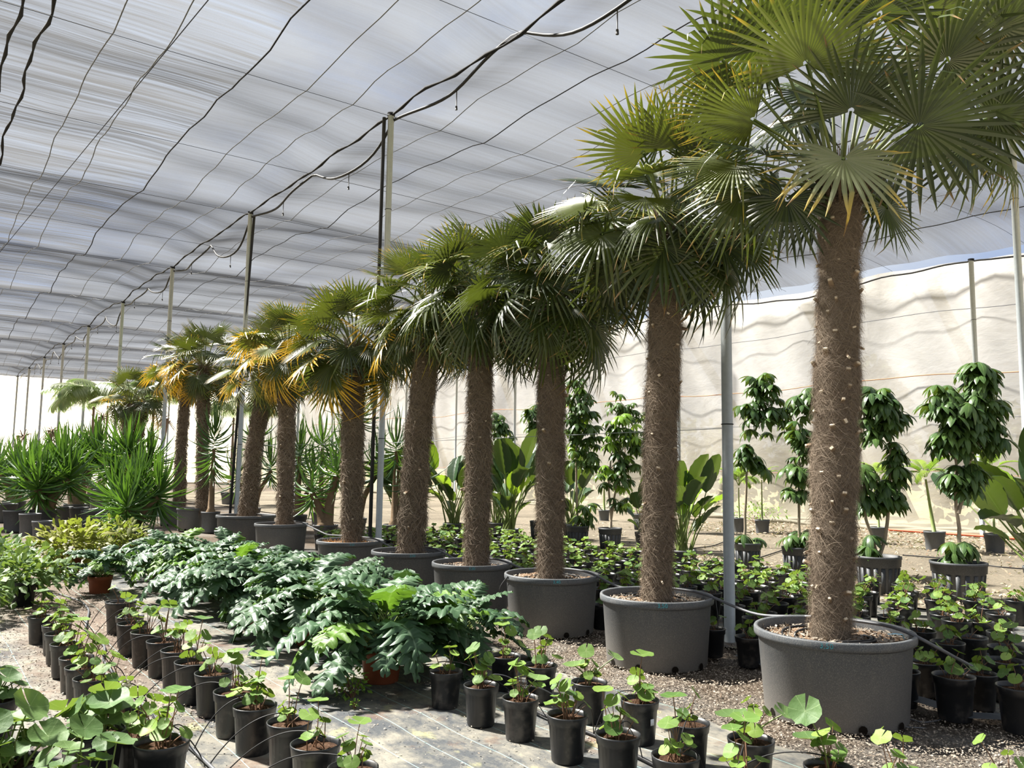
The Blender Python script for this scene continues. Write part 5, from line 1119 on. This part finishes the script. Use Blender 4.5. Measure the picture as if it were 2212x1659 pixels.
feather(base(2020, 1190), (.36, .34), .95, 8, [0, 1, 2], 'feather palm with drooping yellow-green fronds before the cloth wall', 1100, s=.85, r0=.05, lean=-.12, azs=[3.3, 0.1, 2.4, .8, 3.9, 5.2, 1.6, 2.9])
feather(base(1899, 1175), (.32, .32), .95, 7, [0, 2, 1], 'feather palm behind the umbrella tree with splayed trunks', 1101, s=.75, r0=.035)
feather(base(1647, 1153), (.32, .30), .9, 7, [2, 0], 'small feather palm against the cloth right of the near post', 1102, s=.6, r0=.03)
feather(base(1597, 1150), (.3, .32), .7, 8, [1, 0, 2], 'feather palm just behind the near steel post', 1103, s=.95, r0=.03)
feather(base(2150, 1195), (.34, .33), 1.1, 7, [0, 1], 'feather palm with a dry frond near the right edge', 1104, s=.75, r0=.03)
feather(base(1305, 1125), (.3, .28), .7, 6, [0, 2], 'small feather palm deep between the third and second trunks', 1105, s=.7, r0=.05)
feather(base(1420, 1120), (.3, .28), .6, 6, [0, 1], 'small feather palm behind the second trunk', 1106, s=.7, r0=.05)
# far left: pinnate palms and dry stems
for i, (u, v, H, n, s) in enumerate([(27, 4.5, 2.6, 20, 1.3), (31, 5.6, 2.9, 18, 1.3), (28, 6.4, 3.0, 16, 1.3), (27.5, 8.8, 2.5, 14, 1.2)]):
    feather(P(u, v), (.6, .4), H, n, [3, 4], ['far tall feather palm with grey-green drooping fronds left of the twin palm', 'far feather palm beside the dry stems', 'far feather palm directly behind the twin palm', 'far feather palm with arching fronds behind the bright yellow crown'][i], 1110 + i, 'kentia_grey', s, .09, tm='dry')
def dry_stem(p, H, label, seed, r0=.06):
    r = np.random.default_rng(seed); t = thing('dead_palm_stem', label, 'palm', p, 'dry bare stems at the far left'); g = G(); a, b = plain_pot(.5, .4); obj('pot', a, t)
    tube(g, [(0, 0, .3), (r.normal() * .05, 0, H * .5), (r.normal() * .12, 0, H)], [r0 * 1.3, r0, r0 * 1.1], 7)
    for k in range(3): 
        z = H * r.uniform(.6, .95); d = nrm(r.normal(size=3) * [1, 1, .3] + [0, 0, .8]); tube(g, [(0, 0, z), tuple(np.array([0, 0, z]) + d * r.uniform(.3, .6))], [r0 * .5, r0 * .3], 5)
    obj('dry_trunk', g.mesh('dry_trunk', [M['dry']]), t)
    n = 60; a_ = r.random(n) * 2 * PI; e_ = r.uniform(-.9, 1.0, n); d = np.stack([np.cos(a_) * np.cos(e_), np.sin(a_) * np.cos(e_), np.sin(e_)], 1); L = r.uniform(.3, .9, n); tt_ = np.linspace(0, 1, 4)
    pts = np.array([0, 0, H]) + d[:, None] * (L[:, None] * tt_)[..., None]; pts[..., 2] -= (tt_ ** 2)[None] * .3 * L[:, None] * 1.4
    g = G(); ribbons(g, pts, np.repeat([[.012, .016, .012, .003]], n, 0), nrm(np.cross(d, [0, 0.3, 1.]))); obj('dry_fronds', g.mesh('dry_fronds', [M['dry']]), t)['kind'] = 'stuff'
for i, (u, v, H) in enumerate([(36, 4.6, 2.5), (38, 5.8, 2.2), (34, 6.0, 3.0), (37, 7.4, 2.9), (33.5, 7.2, 3.4), (40, 6.6, 2.6), (31.5, 6.7, 3.2), (35, 8.4, 3.1), (41, 4.2, 2.4)]):
    dry_stem(P(u, v), H, ['dry stem with a stub fork, left of the others', 'short dry stem with ragged top', 'dry stem with tangled brown fronds', 'dry trunk among the grey post feet', 'tall brown dead frond tuft near the feather palm', 'dry stem in front of the pale end cloth', 'brown dead palm beside the twin palm', 'dry trunk under the hanging brown fronds', 'far thin dead stem at the left against the cloth'][i], 1200 + i)
# ------------------------------------------------------------------ hoses, drip tubes
def spline(pts, n=60):
    pts = np.asarray(pts, float); d = np.concatenate([[0], np.cumsum(np.linalg.norm(np.diff(pts, axis=0), axis=1))]); t = np.linspace(0, d[-1], n); o = np.stack([np.interp(t, d, pts[:, i]) for i in range(3)], 1)
    for _ in range(5): o[1:-1] = (o[:-2] + 2 * o[1:-1] + o[2:]) / 4
    return o
t = thing('irrigation_hose', 'grey irrigation hose snaking between the two left pot rows', 'hose', hit(300, 1520, .02))
o0 = np.array(t.location)
hp = [(128, 1283), (150, 1290), (178, 1300), (193, 1318), (187, 1345), (183, 1362), (200, 1374), (222, 1388), (228, 1402), (220, 1425), (240, 1447), (268, 1480), (300, 1512), (345, 1560), (395, 1600), (440, 1640), (480, 1680), (560, 1760)]
path = spline([hit(x, y, .03) for x, y in hp], 110); g = G(); tube(g, path - o0, .0085, 8); obj('hose_line', g.mesh('hose_line', [M['grey_hose']]), t)
def drip(t, o0, a, b, lift, matn='black_pipe', r=.0028):
    a = np.array(a); b = np.array(b); mid = (a + b) / 2 + np.array([rng.normal() * .04, rng.normal() * .04, lift]); s = np.linspace(0, 1, 16)[:, None]; q = (1 - s) ** 2 * a + 2 * s * (1 - s) * mid + s ** 2 * b
    g = G(); tube(g, q - o0, r, 5, cap=False); obj('drip_tube', g.mesh('drip_tube', [M[matn]]), t)
tgt = NEAR[:len(rowA)] + NEAR[len(rowA):len(rowA) + len(rowB)]
for p in tgt:
    top = p + np.array([rng.uniform(-.05, .05), rng.uniform(-.05, .05), .235]); i = int(np.argmin(np.linalg.norm(path - p, axis=1))); i = max(0, min(len(path) - 1, i - int(rng.integers(2, 10)))); drip(t, o0, path[i], top, .16)
t = thing('irrigation_hose', 'dark hose running along the front pots right of centre', 'hose', hit(1300, 1590, .02)); o0 = np.array(t.location)
path = spline([hit(x, y, .03) for x, y in [(990, 1425), (1075, 1478), (1160, 1540), (1290, 1590), (1400, 1645), (1500, 1700), (1600, 1760)]], 60); g = G(); tube(g, path - o0, .009, 8); obj('hose_line', g.mesh('hose_line', [M['black_pipe']]), t)
for p in NEAR[len(rowA) + len(rowB):len(rowA) + len(rowB) + 13]:
    top = p + np.array([rng.uniform(-.05, .05), rng.uniform(-.05, .05), .235]); i = int(np.argmin(np.linalg.norm(path - p, axis=1))); i = max(0, min(len(path) - 1, i - int(rng.integers(-3, 5)))); drip(t, o0, path[i], top, .14, 'grey_hose' if rng.random() < .4 else 'black_pipe')
# the supply hose from tub to tub
t = thing('supply_hose', 'grey supply hose strung along the rims of the palm tubs', 'hose', hit(1600, 1310, .47)); o0 = np.array(t.location)
pts = [hit(2100, 1440, .30), hit(1990, 1380, .47)]
C_ = [np.array([*r_[:2], .0]) for _, r_, _ in palm_objs[:7]]
for i in range(len(C_)):
    D_ = palm_objs[i][2]['D'] / 2; hh = palm_objs[i][2]['h'] + .015
    pts.append(C_[i] + V * D_ * .55 - U * D_ * .55 + [0, 0, hh + .01]); pts.append(C_[i] + V * D_ * .52 + U * D_ * .45 + [0, 0, hh])
    if i + 1 < len(C_): pts.append((C_[i] + C_[i + 1]) / 2 + V * .22 + [0, 0, hh - .08])
path = spline(pts, 170); g = G(); tube(g, path - o0, .0095, 8); obj('hose_line', g.mesh('hose_line', [M['grey_hose']]), t)
# loose wires on the big tub sides
for i, pl_ in enumerate([[hit(1650, 1352, .47), hit(1648, 1400, .30), hit(1655, 1440, .12), hit(1668, 1470, .02)], [hit(1097, 1245, .46), hit(1080, 1265, .35), hit(1075, 1300, .1), hit(1070, 1330, .03)], [hit(1545, 1290, .47), hit(1552, 1340, .3), hit(1548, 1380, .1), hit(1560, 1400, .02)]]):
    q = spline(pl_, 20); g = G(); tube(g, q - q[-1], .0035, 5, cap=False); o = obj('loose_tube', g.mesh('loose_tube', [M['grey_hose']]), None, Matrix.Translation(tuple(q[-1]))); o['label'] = ['thin tube hanging down the left side of the largest tub', 'thin tube curving down left of the third tub', 'thin tube hanging right of the second tub'][i]; o['category'] = 'tube'
# root-like loose cord on the earth right of the largest tub
q = spline([hit(x, y, .012) for x, y in [(2000, 1573), (1945, 1570), (1930, 1560), (1935, 1550), (1965, 1552), (1990, 1562), (2030, 1556), (2052, 1545), (2045, 1530), (2030, 1526)]], 50); g = G(); tube(g, q - q[0], .004, 5); o = obj('root_cord', g.mesh('root_cord', [M['grey_hose']]), None, Matrix.Translation(tuple(q[0]))); o['label'] = 'loose grey cord looping on the earth right of the largest tub'; o['category'] = 'cord'
# yard hoses between the umbrella tree tubs
for i, (pl_, l) in enumerate([([(1950, 1199), (2000, 1203), (2040, 1206)], 'black hose between the two ribbed tubs at right'), ([(2110, 1218), (2160, 1225), (2230, 1230)], 'black hose leading right from the ribbed tub'), ([(1640, 1205), (1680, 1192), (1700, 1185)], 'black hose between the two left ribbed pots'), ([(1490, 1185), (1540, 1180), (1570, 1168)], 'black hose on the yard left of the near post')]):
    q = spline([hit(x, y, .03) for x, y in pl_], 20); g = G(); tube(g, q - q[0], .010, 6); o = obj('yard_hose', g.mesh('yard_hose', [M['black_pipe']]), None, Matrix.Translation(tuple(q[0]))); o['label'] = l; o['category'] = 'hose'
q = [P(a, 18.2 + .05 * math.sin(a), .06) for a in np.arange(6, 10.6, .3)]; g = G(); tube(g, np.array(q) - q[0], .03, 7); o = obj('orange_hose', g.mesh('orange_hose', [simple('orange_hose_plastic', (.55, .11, .05), .5)]), None, Matrix.Translation(tuple(q[0]))); o['label'] = 'orange hose lying at the foot of the cloth wall'; o['category'] = 'hose'
q = [P(a, 2.5 + .02 * math.sin(a * 4), 1.62) for a in (5, 6)]
g = G(); tube(g, [P(U0, 5.36 + .05, 1.69), P(U0 + SP, 5.36 + .05, 1.66), P(U0 + 2 * SP, 5.36 + .05, 1.69)], .003, 4); o = obj('tie_wire', g.mesh('tie_wire', [M['galv']])); o['label'] = 'thin straight wire tied from post to post across the trunks'; o['category'] = 'wire'
# ------------------------------------------------------------------ loose ground matter
def scatter(name, n, us_, vs_, Lr, wr, mt, label, z=.012, flat=.35, seed=0, clump=None):
    r = np.random.default_rng(seed); u = r.uniform(*us_, n); v = r.uniform(*vs_, n)
    if clump: u = us_[0] + (us_[1] - us_[0]) * r.random(n) ** clump
    p = u[:, None] * U + v[:, None] * V + np.array([0, 0, 1.]) * (z + r.random(n) * .01)[:, None]
    d = nrm(r.normal(size=(n, 3)) * [1, 1, flat]); L = r.uniform(*Lr, n); pts = np.stack([p - d * L[:, None], p + [0, 0, .002], p + d * L[:, None]], 1); pts[..., 2] = np.maximum(pts[..., 2], .004)
    w = np.stack([L * wr * .3, L * wr, L * wr * .15], 1); g = G(); ribbons(g, pts, w, nrm(np.cross(d, [0, 0, 1.]) + r.normal(size=(n, 3)) * [0, 0, .3]))
    o = obj(name, g.mesh(name, [M[mt]])); o['kind'] = 'stuff'; o['label'] = label; o['category'] = 'debris'
scatter('gravel', 42000, (.6, 8.5), (3.55, 5.25), (.003, .009), .7, 'chips', 'coarse light chips strewn on the earth under the palm tubs', .006, .4, 1, 1.4)
scatter('straw', 900, (.6, 9), (3.5, 5.3), (.012, .035), .05, 'litter', 'pale straw bits on the earth around the tubs', .01, .1, 2, 1.3)
scatter('fallen_leaves', 2600, (2.5, 9), (8.3, 10.2), (.015, .04), .45, 'litter', 'dry fallen leaves on the yard under the umbrella trees', .025, .35, 3)
scatter('fallen_leaves', 5200, (1, 14), (14.2, 18.3), (.02, .05), .45, 'litter', 'thick drift of dry leaves along the cloth wall', .03, .35, 4)
scatter('fallen_leaves', 1500, (2.5, 16), (10, 14), (.015, .04), .4, 'litter', 'scattered dry leaves on the open yard', .02, .3, 5)
scatter('path_soil', 9000, (4.3, 11.5), (.45, 1.75), (.003, .010), .7, 'chips', 'brown soil crumbs on the path between the two left pot rows', .018, .4, 7)
scatter('mat_debris', 5000, (3, 11), (.8, 3.5), (.003, .008), .6, 'chips', 'crumbs of soil and chips on the weed mat', .02, .3, 6)
leafy('wall_weed', P(13.6, 17.9, 0), 260, .9, .5, .09, .2, 'weed', 'weeds growing at the foot of the cloth wall', 730)
leafy('wall_weed', P(17.6, 17.9, 0), 200, .8, .35, .09, .2, 'weed', 'low weeds at the wall foot farther left', 731)
